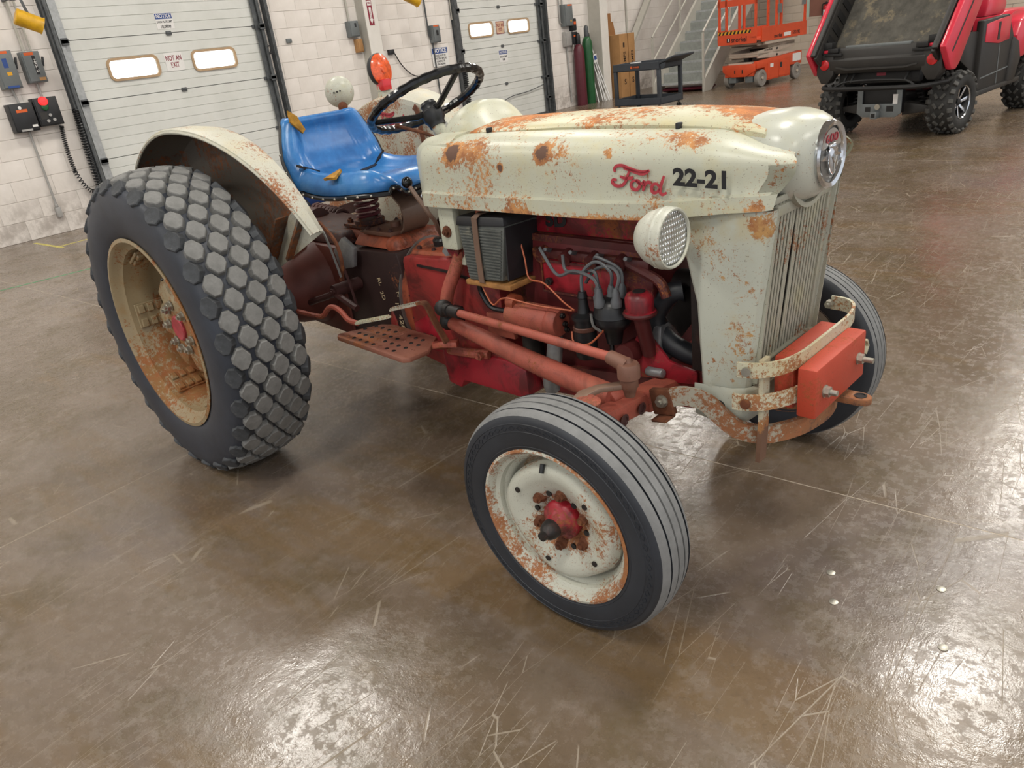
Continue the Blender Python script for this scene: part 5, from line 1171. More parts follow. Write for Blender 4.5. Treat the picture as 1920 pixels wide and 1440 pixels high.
bc = P_('breather_cap', G().lathe((1.80, -.205, .735), (0, 0, 1), [(.001, -.002), (.038, 0), (.046, .006), (.046, .012), (.040, .014), (.041, .05), (.036, .062), (.022, .068), (.001, .069)], 28), 'redb', ang=45)
P_('cap_rim', G().lathe((1.80, -.205, .735), (0, 0, 1), [(.047, .0), (.049, .006), (.047, .012)], 28, caps=False), 'darkred2', bc)
P_('filler_tube', G().cyl((1.80, -.205, .735), (1.795, -.16, .60), .022), 'darkred2', bc)
P_('cap_emblem', G().lathe((1.80, -.205, .8035), (0, 0, 1), [(.018, 0), (.018, .002), (.001, .0025)], 16), 'grime', bc)
P_('breather_pipe', G().tube(sm([(1.70, -.14, .86), (1.78, -.15, .84), (1.84, -.16, .82), (1.86, -.16, .78)], 5), .015, 10), 'darkred2', bc)
P_('radiator_hose', G().tube(sm([(1.862, -.08, .775), (1.83, -.10, .765), (1.795, -.11, .71), (1.80, -.11, .65), (1.85, -.10, .605), (1.93, -.09, .58), (2.03, -.08, .56)], 6), .031, 14), 'rubberhose')
P_('water_pump_housing', G().hexa([(1.79, -.15, .56), (1.82, -.15, .56), (1.82, -.05, .56), (1.79, -.05, .56)], [(1.79, -.14, .68), (1.825, -.14, .68), (1.825, -.05, .68), (1.79, -.05, .68)]).cyl((1.79, -.17, .545), (1.85, -.175, .55), .014), 'alu', bevel=.005)
P_('fan_hub', G().cyl((1.80, 0, .76), (1.88, 0, .76), .05, n=20), 'grime')
for q in range(4):
    a = R(20+90*q); P_('fan_blade', G().bar([Vector((1.88, .04*math.cos(a), .76+.04*math.sin(a))), Vector((1.885, .18*math.cos(a), .76+.18*math.sin(a)))], (.5, -math.sin(a), math.cos(a)), .075, .003), 'grime')
P_('radiator', G().bb(1.94, 2.02, -.17, .17, .58, 1.02), 'grime', bevel=.006)
P_('oil_filter', G().cyl((1.345, -.18, .60), (1.345, -.18, .47), .036, n=20), 'grime')
P_('exhaust_elbow', G().tube(sm([(1.455, -.19, .66), (1.475, -.21, .62), (1.47, -.22, .54), (1.445, -.22, .46), (1.44, -.21, .42)], 5), [.02]*5+[.026]*16, 12), 'alu')
P_('fuel_pump', G().cyl((1.74, -.14, .60), (1.74, -.21, .60), .032, n=16).cyl((1.72, -.14, .56), (1.70, -.19, .55), .02), 'darkred2')
P_('oil_dipstick_tube', G().tube([(1.66, -.16, .70), (1.68, -.19, .56)], .007, 6), 'grime')
# ---- front axle
P_('axle_beam', G().loft([[Vector((x, y, z)) for x, z in ((1.815, zb), (1.885, zb), (1.885, zb+.066), (1.815, zb+.066))] for y, zb in ((-.30, .485), (-.15, .462), (0, .45), (.15, .462), (.30, .485))]), 'orange', bevel=.008)
for s in (-1, 1):
    P_('axle_extension', G().loft([[Vector((x, s*y, z)) for x, z in ((1.822, zb), (1.878, zb), (1.878, zb+.054), (1.822, zb+.054))] for y, zb in ((.18, .476), (.34, .495), (.50, .513), (.53, .513))]), 'orange', bevel=.006)
    P_('axle_end', G().cyl((1.848, s*.525, .47), (1.848, s*.525, .60), .034, n=18), 'orange')
    P_('king_pin', G().cyl((1.848, s*.525, .40), (1.848, s*.525, .47), .028, n=16).cyl((1.848, s*.525, .40), (1.848, s*.64, .33), .03), 'darkcast')
    P_('steering_knuckle_arm', G().bar(sm([(1.848, s*.525, .615), (1.83, s*.50, .625), (1.82, s*.44, .655), (1.84, s*.41, .66)], 4), (.3, .3, 1), .016, .035) if s > 0 else G().bar([(1.83, -.535, .612), (1.82, -.50, .615), (1.84, -.46, .62), (1.895, -.415, .625)], (0, .2, 1), .014, .038), 'pedestal', bevel=.003)
P_('knuckle_cap', G().lathe((1.848, -.525, .60), (0, 0, 1), [(.036, 0), (.038, .012), (.028, .02), (.001, .022)], 16), 'orange')
P_('ball_joint', G().lathe((1.905, -.415, .615), (0, 0, 1), [(.014, -.02), (.018, 0), (.024, .008), (.024, .03), (.030, .034), (.030, .066), (.026, .074), (.010, .076), (.007, .088), (.001, .088)], 18).cyl((1.84, -.405, .69), (1.905, -.415, .68), .019, .022), 'darkhyd', ang=40)
P_('radius_rod_clamp', G().prism([(0, 0), (.07, .02), (.085, .06), (.06, .09), (.0, .07), (-.02, .03)], (1.76, -.40, .50), (1, 0, 0), (0, 0, 1), (0, .05, 0)), 'orange', bevel=.006)
for y in (-.26, -.34, -.42): P_('axle_hole', G().lathe((1.8855, y, .52), (1, 0, 0), [(.016, 0), (.018, .002), (.011, .003), (.0105, .0005), (.001, .0005)], 14), 'darkcast')
P_('front_support', G().hexa([(1.78, -.14, .42), (2.08, -.13, .45), (2.08, .13, .45), (1.78, .14, .42)], [(1.78, -.15, .56), (2.06, -.14, .57), (2.06, .14, .57), (1.78, .15, .56)]), 'red', bevel=.012)
P_('support_wing', G().prism([(1.70, .56), (1.76, .66), (1.80, .65), (1.86, .585), (1.95, .57), (1.95, .53), (1.70, .50)], (0, -.16, 0), (1, 0, 0), (0, 0, 1), (0, .012, 0)), 'redb', bevel=.003)
# ---- bumper, weights, hitch
P_('bumper_bracket', G().bar([(1.90, -.305, .532), (1.965, -.305, .545)], (0, 0, 1), .075, .022).bar([(1.915, -.318, .49), (1.965, -.318, .50)], (0, 1, 0), .05, .01), 'rust', bevel=.005)
P_('bracket_bolt', G().cyl((1.938, -.317, .546), (1.938, -.322, .546), .018, n=14).hexb((1.938, -.320, .546), YO, .015, .012), 'bolt')
P_('bumper_bracket', G().bar([(1.90, .305, .532), (1.965, .305, .545)], (0, 0, 1), .075, .022), 'rust', bevel=.005)
lp = sm([(1.955, -.305, .555), (1.99, -.285, .56), (2.03, -.255, .54), (2.07, -.24, .50), (2.11, -.225, .465), (2.16, -.20, .452), (2.20, -.16, .452), (2.23, -.10, .452), (2.245, -.03, .452), (2.248, .03, .452), (2.235, .10, .452), (2.20, .17, .455), (2.12, .225, .465), (2.04, .26, .53), (1.96, .305, .55)], 4)
P_('drawbar_loop', G().bar(lp, (0, 0, 1), .05, .017), 'rustbar', ang=50)
P_('upright_bar', G().bar([(2.178, -.215, .70-.02), (2.178, -.215, .50), (2.172, -.215, .385)], (0, 1, 0), .036, .012), 'strap2')
def strap(name, pts, w=.04): return P_(name, G().bar(sm(pts, 5), (0, 0, 1), w, .008), 'strap', ang=50)
s1_ = strap('upper_strap', [(2.125, -.256, .655), (2.145, -.252, .655), (2.18, -.235, .655), (2.215, -.19, .655), (2.232, -.12, .655), (2.234, 0, .655), (2.234, .10, .655), (2.236, .17, .66), (2.225, .225, .667), (2.195, .25, .672), (2.15, .256, .672)])
P_('strap_bolt', G().cyl((2.150, -.256, .655), (2.152, -.264, .655), .012, n=12), 'bolt', s1_)
P_('strap_bolt', G().hexb((2.15, .25, .672), YO, .012, .02), 'bolt', s1_)
s2_ = strap('lower_strap', [(2.115, -.260, .565), (2.14, -.256, .565), (2.18, -.235, .565), (2.215, -.19, .565), (2.24, -.12, .565), (2.255, 0, .565), (2.265, .12, .565), (2.262, .19, .565), (2.25, .235, .568), (2.215, .262, .57), (2.17, .262, .57)], .044)
P_('strap_bolt', G().cyl((2.150, -.258, .565), (2.152, -.266, .565), .013, n=12), 'rust', s2_)
P_('strap_end', G().bar([(2.262, .22, .588), (2.262, .235, .565), (2.262, .22, .545)], (1, 0, 0), .02, .006), 'strap', s2_)
b1 = P_('counterweight_block', G().bb(2.168, 2.222, -.142, .142, .515, .658), 'block', bevel=.006)
b2 = P_('counterweight_block', G().bb(2.2385, 2.289, -.160, .158, .508, .645), 'block', bevel=.006)
for y, z, L_ in ((-.108, .570, .022), (.108, .578, .03)):
    P_('through_bolt', G().cyl((2.289, y, z), (2.292, y, z), .017, n=16).hexb((2.291, y, z), (1, 0, 0), .0145, .013).cyl((2.30, y, z), (2.30+L_, y, z), .0075, n=12), 'bolt', b2)
P_('tongue', G().prism([(2.20, -.028), (2.20, .028), (2.325, .026), (2.345, .018), (2.352, 0), (2.345, -.018), (2.325, -.026)], (0, .055, .474), (1, 0, 0), (0, 1, 0), (0, 0, .020)), 'rustbar', bevel=.004)
P_('tongue_hole', G().lathe((2.322, .055, .494), (0, 0, 1), [(.016, 0), (.0165, .002), (.0115, .002), (.011, .0004), (.001, .0004)], 18), 'black')

M['alu2'] = plain('grey_solid_tire', '8d8780', .7, 0, .1, 12)
# =================================================================== THINGS ALONG THE DOCK WALL
def cylinder(x, y, h, r, mat, capmat, label, tall=0):
    t = thing('gas_cylinder', label, 'cylinder', (x, y, 0), 0)
    ob('body', G().lathe((0, 0, 0), (0, 0, 1), [(.001, 0), (r*.96, 0), (r, .015), (r, h*.84), (r*.93, h*.90), (r*.7, h*.955), (r*.4, h*.985), (.001, h*.99)], 28), M[mat], t, ang=50)
    ob('valve_cap', G().lathe((0, 0, h*.975), (0, 0, 1), [(r*.42, 0), (r*.46, .02), (r*.44, .17), (r*.36, .21), (r*.15, .235), (.001, .238)], 18), M[capmat], t, ang=50)
    return t
cylinder(-7.24, 12.72, 1.27, .115, 'darkred', 'black', 'maroon gas cylinder with black cap standing against the dock wall')
t = cylinder(-7.22, 13.03, 1.40, .115, 'green', 'galvd', 'green gas cylinder with dark grey cap beside the maroon one')
ob('paper_tag', G().box((.125, .10, .92), (.004, .13, .17), Matrix.Rotation(R(8), 3, 'X')), M['white'], t, label='white and blue paper tag'); ob('tag_band', G().box((.1275, .10, .93), (.002, .10, .09), Matrix.Rotation(R(8), 3, 'X')), M['inkblue'], t)
cylinder(-7.3, 13.22, 1.25, .07, 'darkred', 'black', 'slim maroon cylinder mostly hidden behind the leaning white pipes')
for i, (y0, y1, x0) in enumerate(((13.13, 13.15, -7.08), (13.36, 13.12, -7.02), (13.28, 13.24, -7.06), (13.42, 13.2, -6.99), (13.33, 13.33, -7.04), (13.47, 13.26, -6.97))):
    o = ob('leaning_pipe', G().cyl((x0, y0, .0), (-7.34, y1, 1.26+.015*i), .013, n=8), M['white']); tag(o, None, 'pipe', 'white pipes leaning by the second column')
    o['label'] = 'thin white pipe leaning on the wall between the green cylinder and the second column'
M['boxink'] = plain('carton_ink', '3f2c1c', .8)
t = thing('lamp_carton', 'tall brown carton with LAMPS printed, open flap up, left of the pair by the stairs', 'box', (-7.02, 13.98, 0), R(-6))
ob('carton', G().bb(-.16, .16, -.15, .15, 0, 1.33), M['card'], t, bevel=.004, seg=1)
ob('flap', G().hexa([(-.15, -.15, 1.33), (-.146, -.15, 1.33), (-.146, .12, 1.33), (-.15, .12, 1.33)], [(-.15, -.15, 1.62), (-.146, -.15, 1.62), (-.146, .05, 1.60), (-.15, .05, 1.60)]).bb(-.15, -.146, -.14, -.02, 1.60, 1.78), M['card2'], t)
text('lettering', 'LAMPS', M['boxink'], t, (.1605, .02, .78), (0, 0, 1), (0, -1, 0), .13, .0004, .36, .002); text('lettering', 'S', M['boxink'], t, (.1605, -.0, .32), (0, 1, 0), (0, 0, 1), .16, .0004, None, .004)
ob('printed_mark', G().bb(.1602, .161, -.03, .03, 1.05, 1.15), M['boxink'], t)
t = thing('lamp_carton', 'tall narrow brown carton with LAMPS printed, right of the pair by the stairs', 'box', (-6.98, 14.26, 0), R(-6))
ob('carton', G().bb(-.16, .16, -.115, .115, 0, 1.33), M['card'], t, bevel=.004, seg=1)
text('lettering', 'LAMPS', M['boxink'], t, (.1605, .01, .80), (0, 0, 1), (0, -1, 0), .12, .0004, .34, .002); text('lettering', 'S', M['boxink'], t, (.1605, -.0, .34), (0, 1, 0), (0, 0, 1), .16, .0004, None, .004)
# ---- service cart
t = thing('service_cart', 'black plastic two shelf service cart parked in front of the cartons', 'cart', (-4.65, 11.08, 0), R(-7.5))
L_, W__ = .52, .35
def tray(z, d, nm):
    g = G().bb(-L_, L_, -W__, W__, z, z+.02)
    for s in (-1, 1): g.bb(-L_, L_, s*W__-.012*(s > 0)-.0, s*W__+.012*(s < 0), z, z+d).bb(s*L_-.012*(s > 0), s*L_+.012*(s < 0), -W__, W__, z, z+d)
    return ob(nm, g, M['cartp'], t, bevel=.004, seg=1)
tray(.13, .12, 'bottom_shelf'); ts = tray(.72, .13, 'top_shelf')
for sx in (-1, 1):
    for sy in (-1, 1):
        ob('leg', G().bar([(sx*(L_-.035), sy*(W__-.03), .15), (sx*(L_-.035), sy*(W__-.03), .74)], (1, 0, 0), .075, .05), M['cartp'], t, bevel=.01)
        c = ob('caster', G().lathe((sx*(L_-.06), sy*(W__-.05)-.015, .05), (0, 1, 0), [(.001, 0), (.045, 0), (.05, .005), (.05, .025), (.045, .03), (.001, .03)], 18), M['black'], t)
        ob('fork', G().bb(sx*(L_-.06)-.012, sx*(L_-.06)+.012, sy*(W__-.05)-.022, sy*(W__-.05)+.022, .07, .13), M['steel'], c)
ob('handle_panel', G().hexa([(L_-.02, -W__, .80), (L_-.02, W__, .80), (L_-.02, W__, .84), (L_-.02, -W__, .84)], [(L_+.28, -W__+.04, .90), (L_+.28, W__-.04, .90), (L_+.28, W__-.04, .93), (L_+.28, -W__+.04, .93)]), M['cartp'], t, bevel=.008)
ob('handle_bracket', G().prism([(0, 0), (.12, .03), (.10, -.05), (.03, -.09)], (L_, -W__+.02, .80), (1, 0, 0), (0, 0, 1), (0, .02, 0)), M['cartp'], t)
ob('brand_label', G().bb(-.12, .10, -W__-.001, -W__, .755, .81), M['boxdark'], t); ob('brand_mark', G().bb(-.115, -.07, -W__-.002, -W__-.001, .76, .805), M['orangelab'], t)
text('lettering', 'FORGE', M['orangelab'], t, (.02, -W__-.0015, .782), (1, 0, 0), (0, 0, 1), .04, .0003, .12, .001).data
o = ob('paper_plate', G().lathe((-4.86, 11.03, .742), (0, 0, 1), [(.001, 0), (.06, 0), (.10, .10), (.104, .112), (.095, .112), (.05, .03), (.001, .03)], 24), M['white']); tag(o, 'white bowl on the top shelf of the black cart', 'bowl')
# ---- stairs
st = thing('staircase', 'grey steel staircase with handrails rising beside the back corner', 'stairs', (0, 14.0, 0))
SL = .725; X0, X1 = -6.15, -4.95; nS = 15
for i in range(nS):
    y, z = .16+.275*i, .2*(i+1)
    s_ = ob('tread', G().bb(X0+.03, X1-.03, y-.02, y+.26, z-.035, z), M['tread'], st, bevel=.004, seg=1)
    ob('riser', G().bb(X0+.03, X1-.03, y+.22, y+.235, z, z+.165), M['tread'], s_)
    ob('nosing', G().bb(X0+.03, X1-.03, y-.026, y-.012, z-.04, z+.003), M['galv'], s_)
for s, x in ((0, X0), (1, X1)):
    g = G().prism([(-.02, 0), (.30, 0), (4.4, 2.99), (4.4, 3.3), (4.1, 3.3), (-.02, .25)], (x-.03, 0, 0), (0, 1, 0), (0, 0, 1), (.06, 0, 0))
    ob('stringer', g, M['stair'], st, bevel=.004, seg=1)
    for zz in (1.18, .68): ob('handrail', G().tube([(x, -.02, zz), (x, 4.1, zz+4.1*SL)], .02, 8), M['stair'], st)
    for y in (-.02, 1.3, 2.6, 3.9): ob('baluster', G().bb(x-.02, x+.02, y-.02, y+.02, y*SL+.0, y*SL+1.18), M['stair'], st)
o = ob('landing', G().bb(X0-.9, X1+.1, 4.3, 5.65, 3.0, 3.1), M['tread'], st)
o = ob('diagonal_brace', G().bar([(-7.2, 14.35, .55), (-7.2, 16.9, 3.2)], (1, 0, 0), .16, .06), M['stair']); tag(o, 'grey diagonal steel beam against the wall behind the cartons', 'beam')
for y in (13.9,): pipe('conduit', [(X, 15.0, 0.3), (X, 15.0, 6)], .02, 'stair', 'painted vertical pipe on the block wall behind the stairs')
o = ob('rolled_mat', G().loft([[Vector((-6.05+1.0*q/8, 14.08+.40+.02*math.sin(q), .0)) + Vector((0, .30*math.cos(a), .055*math.sin(a)+.055)) for a in [2*PI*j/12 for j in range(12)]] for q in range(9)]), M['darkred']); tag(o, 'flat dark maroon roll lying on the floor behind the stair foot', 'roll')
o = ob('wall_carton', G().bb(-7.3, -7.0, 15.9, 16.4, 1.55, 2.2), M['card']); 
bpy.data.objects.remove(o)
# ---- scissor lift
sl = thing('scissor_lift', 'orange scissor lift parked beside the stairs at the back wall', 'lift', (-3.83, 14.30, 0), R(80))
def Q(name, g, mat, parent=None, **k): return ob(name, g, M[mat], parent or sl, **k)
# local: x forward (away), y left; near end at x=0, width y 0..0.72
def Lx(*a): return G().bb(*a)
Q('chassis', Lx(-.18, 1.45, .06, .74, .22, .46), 'liftorange', bevel=.01)
Q('chassis_side', G().prism([(.12, .10), (.45, .10), (1.1, .10), (1.1, .30), (1.55, .30), (1.55, .56), (-.16, .50), (-.16, .36), (.12, .36)], (0, -.035, 0), (1, 0, 0), (0, 0, 1), (0, .10, 0)), 'liftorange', bevel=.006)
Q('side_door', Lx(.22, .62, -.042, -.034, .12, .44), 'liftorange', bevel=.003, seg=1); Q('side_door', Lx(.66, 1.05, -.042, -.034, .13, .45), 'liftorange', bevel=.003, seg=1)
Q('door_label', Lx(.30, .42, -.045, -.042, .34, .41), 'white'); Q('door_label', Lx(.68, .76, -.045, -.042, .30, .40), 'boxdark'); Q('decal_panel', Lx(1.18, 1.5, -.045, -.035, .36, .52), 'white')
Q('end_plate', G().prism([(.0, .46), (.0, .33), (.22, .22), (.55, .22), (.78, .33), (.78, .46)], (-.2, 0, 0), (0, 1, 0), (0, 0, 1), (.03, 0, 0)), 'liftorange', bevel=.005)
for y in (.30, .48): Q('slot', Lx(-.204, -.2, y-.012, y+.012, .29, .36), 'black')
for x in (0, 1.35):
    for y in (-.005, .73):
        w_ = Q('wheel', G().lathe((x, y+(.05 if y < .3 else .05), .165), (0, -1, 0), [(.001, 0), (.16, 0), (.165, .01), (.165, .09), (.155, .1), (.10, .1), (.09, .085), (.001, .085)], 28), 'alu2', ang=40)
        Q('wheel_hub', G().lathe((x, y-.04, .165), (0, -1, 0), [(.03, 0), (.03, .02), (.001, .022)], 12), 'liftcream', w_)
for y in (.16, .56): Q('wheel_guard', Lx(-.16, .16, y-.08, y+.10, .10, .30), 'boxgrey', bevel=.012)
Q('tray', Lx(-.12, 1.4, .12, .68, .46, .49), 'liftcream')
for k_, z in enumerate((.56, .68, .80)):
    d = .04*(1 if k_ % 2 else -1)
    for y in (.06, .70): Q('scissor_arm', G().bar([(-.02, y, z-d), (1.38, y, z+d)], (0, 0, 1), .10, .04), 'liftcream', bevel=.004)
    Q('pivot', G().cyl((.68, .03, z), (.68, .73, z), .022), 'black'); Q('cross_tube', G().cyl((-.02, .04, z-d), (-.02, .72, z-d), .03, n=12), 'liftcream')
Q('hydraulic_pump', G().cyl((.1, .30, .55), (.1, .42, .55), .07, n=16).cyl((.1, .2, .53), (.1, .2, .66), .05), 'black', ang=40)
pf = Q('platform', Lx(-.30, 1.62, -.08, .82, .90, .93), 'liftorange')
g = G()
for a, b, c, d in ((-.30, -.27, -.08, .82), (1.60, 1.63, -.08, .82)): g.bb(a, b, c, d, .84, 1.12)
Q('toe_board', Lx(-.31, -.28, -.08, .82, .86, 1.14), 'liftorange', pf); Q('toe_board', Lx(-.10, 1.62, -.09, -.06, .86, 1.13), 'liftorange', pf); Q('toe_board', Lx(-.3, 1.62, .80, .83, .90, 1.13), 'liftorange', pf)
Q('guard_gate', Lx(-.31, -.27, -.08, .82, 1.58, 1.70), 'liftorange', pf)
Q('platform_extension', Lx(.05, 1.3, -.07, -.03, .80, .86), 'liftcream', pf)
for y in (-.06, .62, .79): Q('rail_post', Lx(-.31, -.27, y-.02, y+.02, 1.12, 2.1), 'liftorange', pf)
for x in (.45, .62, 1.55):
    for y in (-.075, .80): Q('rail_post', Lx(x-.025, x+.025, y-.02, y+.02, 1.10, 2.1), 'liftorange', pf)
Q('control_holder', Lx(.45, .60, -.11, -.08, 1.35, 1.52), 'boxgrey', pf); Q('control_holder', Lx(1.4, 1.52, -.11, -.08, 1.45, 1.6), 'boxgrey', pf)
for y in (-.075, .80): Q('top_rail', Lx(-.3, 1.62, y-.02, y+.02, 2.08, 2.12), 'liftorange', pf)
Q('gate_box', Lx(-.33, -.27, -.09, .02, .98, 1.14), 'liftorange', pf)
# hazard stripe band and lettering on the near toe board
hz = Q('hazard_band', Lx(-.313, -.310, -.07, .81, 1.06, 1.12), 'hazard', pf)
for q in range(10):
    y = .80-q*.088
    Q('black_stripe', G().add([(-.3145, y, 1.06), (-.3145, y-.042, 1.06), (-.3145, y-.042-.03, 1.12), (-.3145, y-.03, 1.12)], [(0, 1, 2, 3)]), 'ink', hz)
text('lettering', 'snorkel', M['ink'], pf, (-.312, .31, .95), (0, -1, 0), (0, 0, 1), .14, .0006, .36, .002)
Q('logo', Lx(-.3135, -.312, .52, .60, .91, .99), 'ink', pf); text('logo_mark', 'S', M['white'], pf, (-.314, .56, .95), (0, -1, 0), (0, 0, 1), .08, .0006, None, .002)
text('lettering', 'snorkel', M['ink'], pf, (.5, -.0915, .93), (1, 0, 0), (0, 0, 1), .10, .0006, .30, .002); Q('number_plate', Lx(.72, .98, -.0925, -.091, .90, .97), 'white', pf)
text('lettering', 'S3219E', M['ink'], pf, (1.2, -.0915, .94), (1, 0, 0), (0, 0, 1), .09, .0006, .28, .002)
text('lettering', 'snorkel', M['ink'], sl, (.35, .038, .685), (1, 0, 0), (0, 0, 1), .06, .0004, .3, .001)
# ---- utility vehicle
uv = thing('utility_vehicle', 'red and black utility vehicle with tipped dump bed at the right', 'vehicle', (1.03, 7.55, 0), R(77))
def V(name, g, mat, parent=None, **k): return ob(name, g, M[mat], parent or uv, **k)
def knobby(x, y, out):
    r, w = .322, .12
    prof = [(.165, w*.8), (.18, w), (.22, w*1.08), (.27, w*1.05), (.295, w*.92), (.303, w*.5), (.303, -w*.5), (.295, -w*.92), (.27, -w*1.05), (.22, -w*1.08), (.18, -w), (.165, -w*.8)]
    tr = V('tire', G().lathe((0, 0, 0), (0, -1, 0), prof, 48, wrap=True), 'utvtire', loc=(x, y, .318), ang=45)
    g = G().box((0, 0, .308), (.055, .036, .026), Matrix.Rotation(R(32), 3, 'Z')); gA = mesh('tread_lug', G().box((0, .035, .309), (.062, .030, .026), Matrix.Rotation(R(38), 3, 'Z')), M['knob'], bevel=.004, seg=1)
    gB = mesh('tread_lug', G().box((0, -.035, .309), (.062, .030, .026), Matrix.Rotation(R(-38), 3, 'Z')), M['knob'], bevel=.004, seg=1)
    gC = mesh('tread_lug', G().box((0, w*.93, .293), (.045, .05, .035), Matrix.Rotation(R(-40), 3, 'X')), M['knob'], bevel=.004, seg=1)
    gD = mesh('tread_lug', G().box((0, -w*.93, .293), (.045, .05, .035), Matrix.Rotation(R(40), 3, 'X')), M['knob'], bevel=.004, seg=1)
    for me, off in ((gA, 0), (gB, .0), (gC, .5), (gD, .5)):
        for q in range(20):
            o = bpy.data.objects.new('tread_lug', me); COL.objects.link(o); o.parent = tr; o.rotation_euler = (0, 2*PI*(q+off)/20, 0)
    rm = V('wheel_rim', G().lathe((0, 0, 0), (0, -out, 0), [(.165, .10), (.176, .105), (.170, .112), (.160, .10), (.145, .05), (.14, -.08), (.16, -.1)], 40, caps=False).lathe((0, 0, 0), (0, -out, 0), [(.14, .02), (.001, .02)], 30), 'utvdark', loc=(x, y, .318), ang=45)
    V('rim_lip', G().lathe((0, 0, 0), (0, -out, 0), [(.162, .100), (.175, .108), (.170, .114), (.160, .106)], 40, wrap=True), 'chrome', rm)
    for q in range(7):
        a = 2*PI*q/7; rd = Vector((math.cos(a), 0, math.sin(a))); tg = Vector((-math.sin(a), 0, math.cos(a))); P0 = Vector((0, -out*.06, 0)); 
        V('rim_spoke', G().bar([P0+rd*.03, P0+rd*.09+tg*.012+Vector((0, -out*.012, 0)), P0+rd*.162+tg*.03+Vector((0, -out*.03, 0))], (tg), [.03, .034, .04], .016), 'chrome', rm, bevel=.003)
    V('hub_cap', G().lathe((0, 0, 0), (0, -out, 0), [(.035, .05), (.035, .075), (.02, .085), (.001, .086)], 16), 'utvdark', rm)
for x, y, o_ in ((0, 0, 1), (0, 1.25, -1), (1.90, 0.02, 1), (1.90, 1.23, -1)): knobby(x, y, o_)
V('frame_tunnel', Lx(-.25, 2.1, .42, .83, .26, .42), 'utvdark', bevel=.01)
V('axle', G().cyl((0, .1, .32), (0, 1.15, .32), .03), 'utvdark'); V('axle', G().cyl((1.9, .1, .32), (1.9, 1.15, .32), .03), 'utvdark')
for s in (0, 1):
    y0, y1 = (.12, .42) if s == 0 else (1.13, .83)
    V('suspension_arm', G().hexa([(-.20, y0, .26), (.10, y0, .26), (.16, y1, .22), (-.22, y1, .22)], [(-.20, y0, .31), (.10, y0, .31), (.16, y1, .36), (-.22, y1, .36)]), 'utvblk', bevel=.006)
    yy = .24 if s == 0 else 1.01; sp = [Vector((-.12+.016*0, yy+(.10 if s == 0 else -.10)*q/60, .34+.26*q/60))+Vector((.035*math.cos(2*PI*q/9), .035*math.sin(2*PI*q/9), 0)) for q in range(61)]
    V('shock_spring', G().tube(sp, .008, 6), 'utvdark')
V('skid_box', Lx(-.34, -.2, .40, .86, .25, .52), 'utvdark', bevel=.008)
V('hitch_plate', G().prism([(.36, .26), (.42, .22), (.80, .22), (.86, .26), (.86, .50), (.80, .50), (.80, .36), (.42, .36), (.42, .50), (.36, .50)], (-.37, 0, 0), (0, 1, 0), (0, 0, 1), (.02, 0, 0)), 'boxgrey', bevel=.004)
V('hitch_receiver', G().bb(-.46, -.36, .585, .655, .215, .285), 'boxgrey', bevel=.004); V('receiver_opening', G().bb(-.4615, -.46, .598, .642, .228, .272), 'black')
V('hitch_eye', G().cyl((-.42, .60, .335), (-.40, .60, .335), .03, n=14), 'bolt'); V('plate_window', G().bb(-.372, -.3705, .44, .52, .28, .34).bb(-.372, -.3705, .70, .76, .28, .33), 'black')
V('spec_sticker', G().bb(-.375, -.37, .40, .45, .36, .46), 'white')
V('rear_bumper', G().tube(sm([(-.30, 1.30, .56), (-.46, 1.22, .55), (-.52, 1.0, .545), (-.52, .25, .545), (-.50, .05, .555), (-.36, -.10, .575)], 5), .024, 10), 'utvdark')
V('bumper_tube', G().tube(sm([(-.50, 1.08, .56), (-.46, .92, .615), (-.46, .35, .615), (-.49, .18, .56)], 4), .013, 8), 'utvdark')
for y in (.98, .90, .3): V('bumper_post', G().cyl((-.47, y, .60), (-.36, y, .72), .014), 'utvdark')
V('rear_crossmember', Lx(-.36, -.26, .2, 1.1, .58, .70), 'utvdark', bevel=.01); V('crossmember_label', Lx(-.363, -.36, .56, .66, .655, .685), 'inkred')
# dump bed, tilted about its rear edge
tilt = R(52); piv = Vector((-.40, 0, .70))
bed = V('dump_bed', G(), 'utvbed', loc=piv, rot=(0, -tilt, 0))
BL, BH = 1.25, .27
bed.data = mesh('dump_bed', Lx(.02, BL, -.02, 1.27, -.02, .02), M['utvbed'])
for s, y in ((0, -.04), (1, 1.25)): V('bed_wall', Lx(.02, BL, y, y+.04, 0, BH), 'utvblk', bed, bevel=.008)
V('bed_headboard', Lx(BL-.04, BL, -.02, 1.27, 0, BH), 'utvblk', bed, bevel=.008)
for s, y, yo in ((0, -.04, -1), (1, 1.29, 1)):
    V('bed_side_panel', G().prism([(-.02, .0), (.03, -.08), (.12, -.10), (BL, -.02), (BL, BH+.02), (.05, BH+.02)], (0, y+yo*.035, 0), (1, 0, 0), (0, 0, 1), (0, yo*.07, 0)), 'utvred', bed, bevel=.02)
    V('panel_groove', Lx(.10, BL-.02, y+yo*.105-.002, y+yo*.105+.002, .12, .145), 'utvblk', bed)
    V('bed_rail', Lx(.04, BL, y-.045*(s == 0)-.0, y+.045*(s == 1)+.0, BH+.02, BH+.06) if False else Lx(.04, BL, y-.03, y+.03, BH+.0, BH+.035), 'utvblk', bed, bevel=.008)
for q in range(7): V('wall_pocket', Lx(.12+q*.155, .20+q*.155, 1.242, 1.25, .05, .22), 'utvdark', bed)
dirt = G(); 
rows = []
for i in range(26):
    rows.append([Vector((.05+i*.046, .02+j*.0484, .024+.012*math.sin(i*1.3+j*.7)*math.cos(j*1.1-i*.5))) for j in range(26)])
dirt.loft(rows, caps=False, closed=False); o = V('dirt_layer', dirt, 'utvbed', bed); o['kind'] = 'stuff'
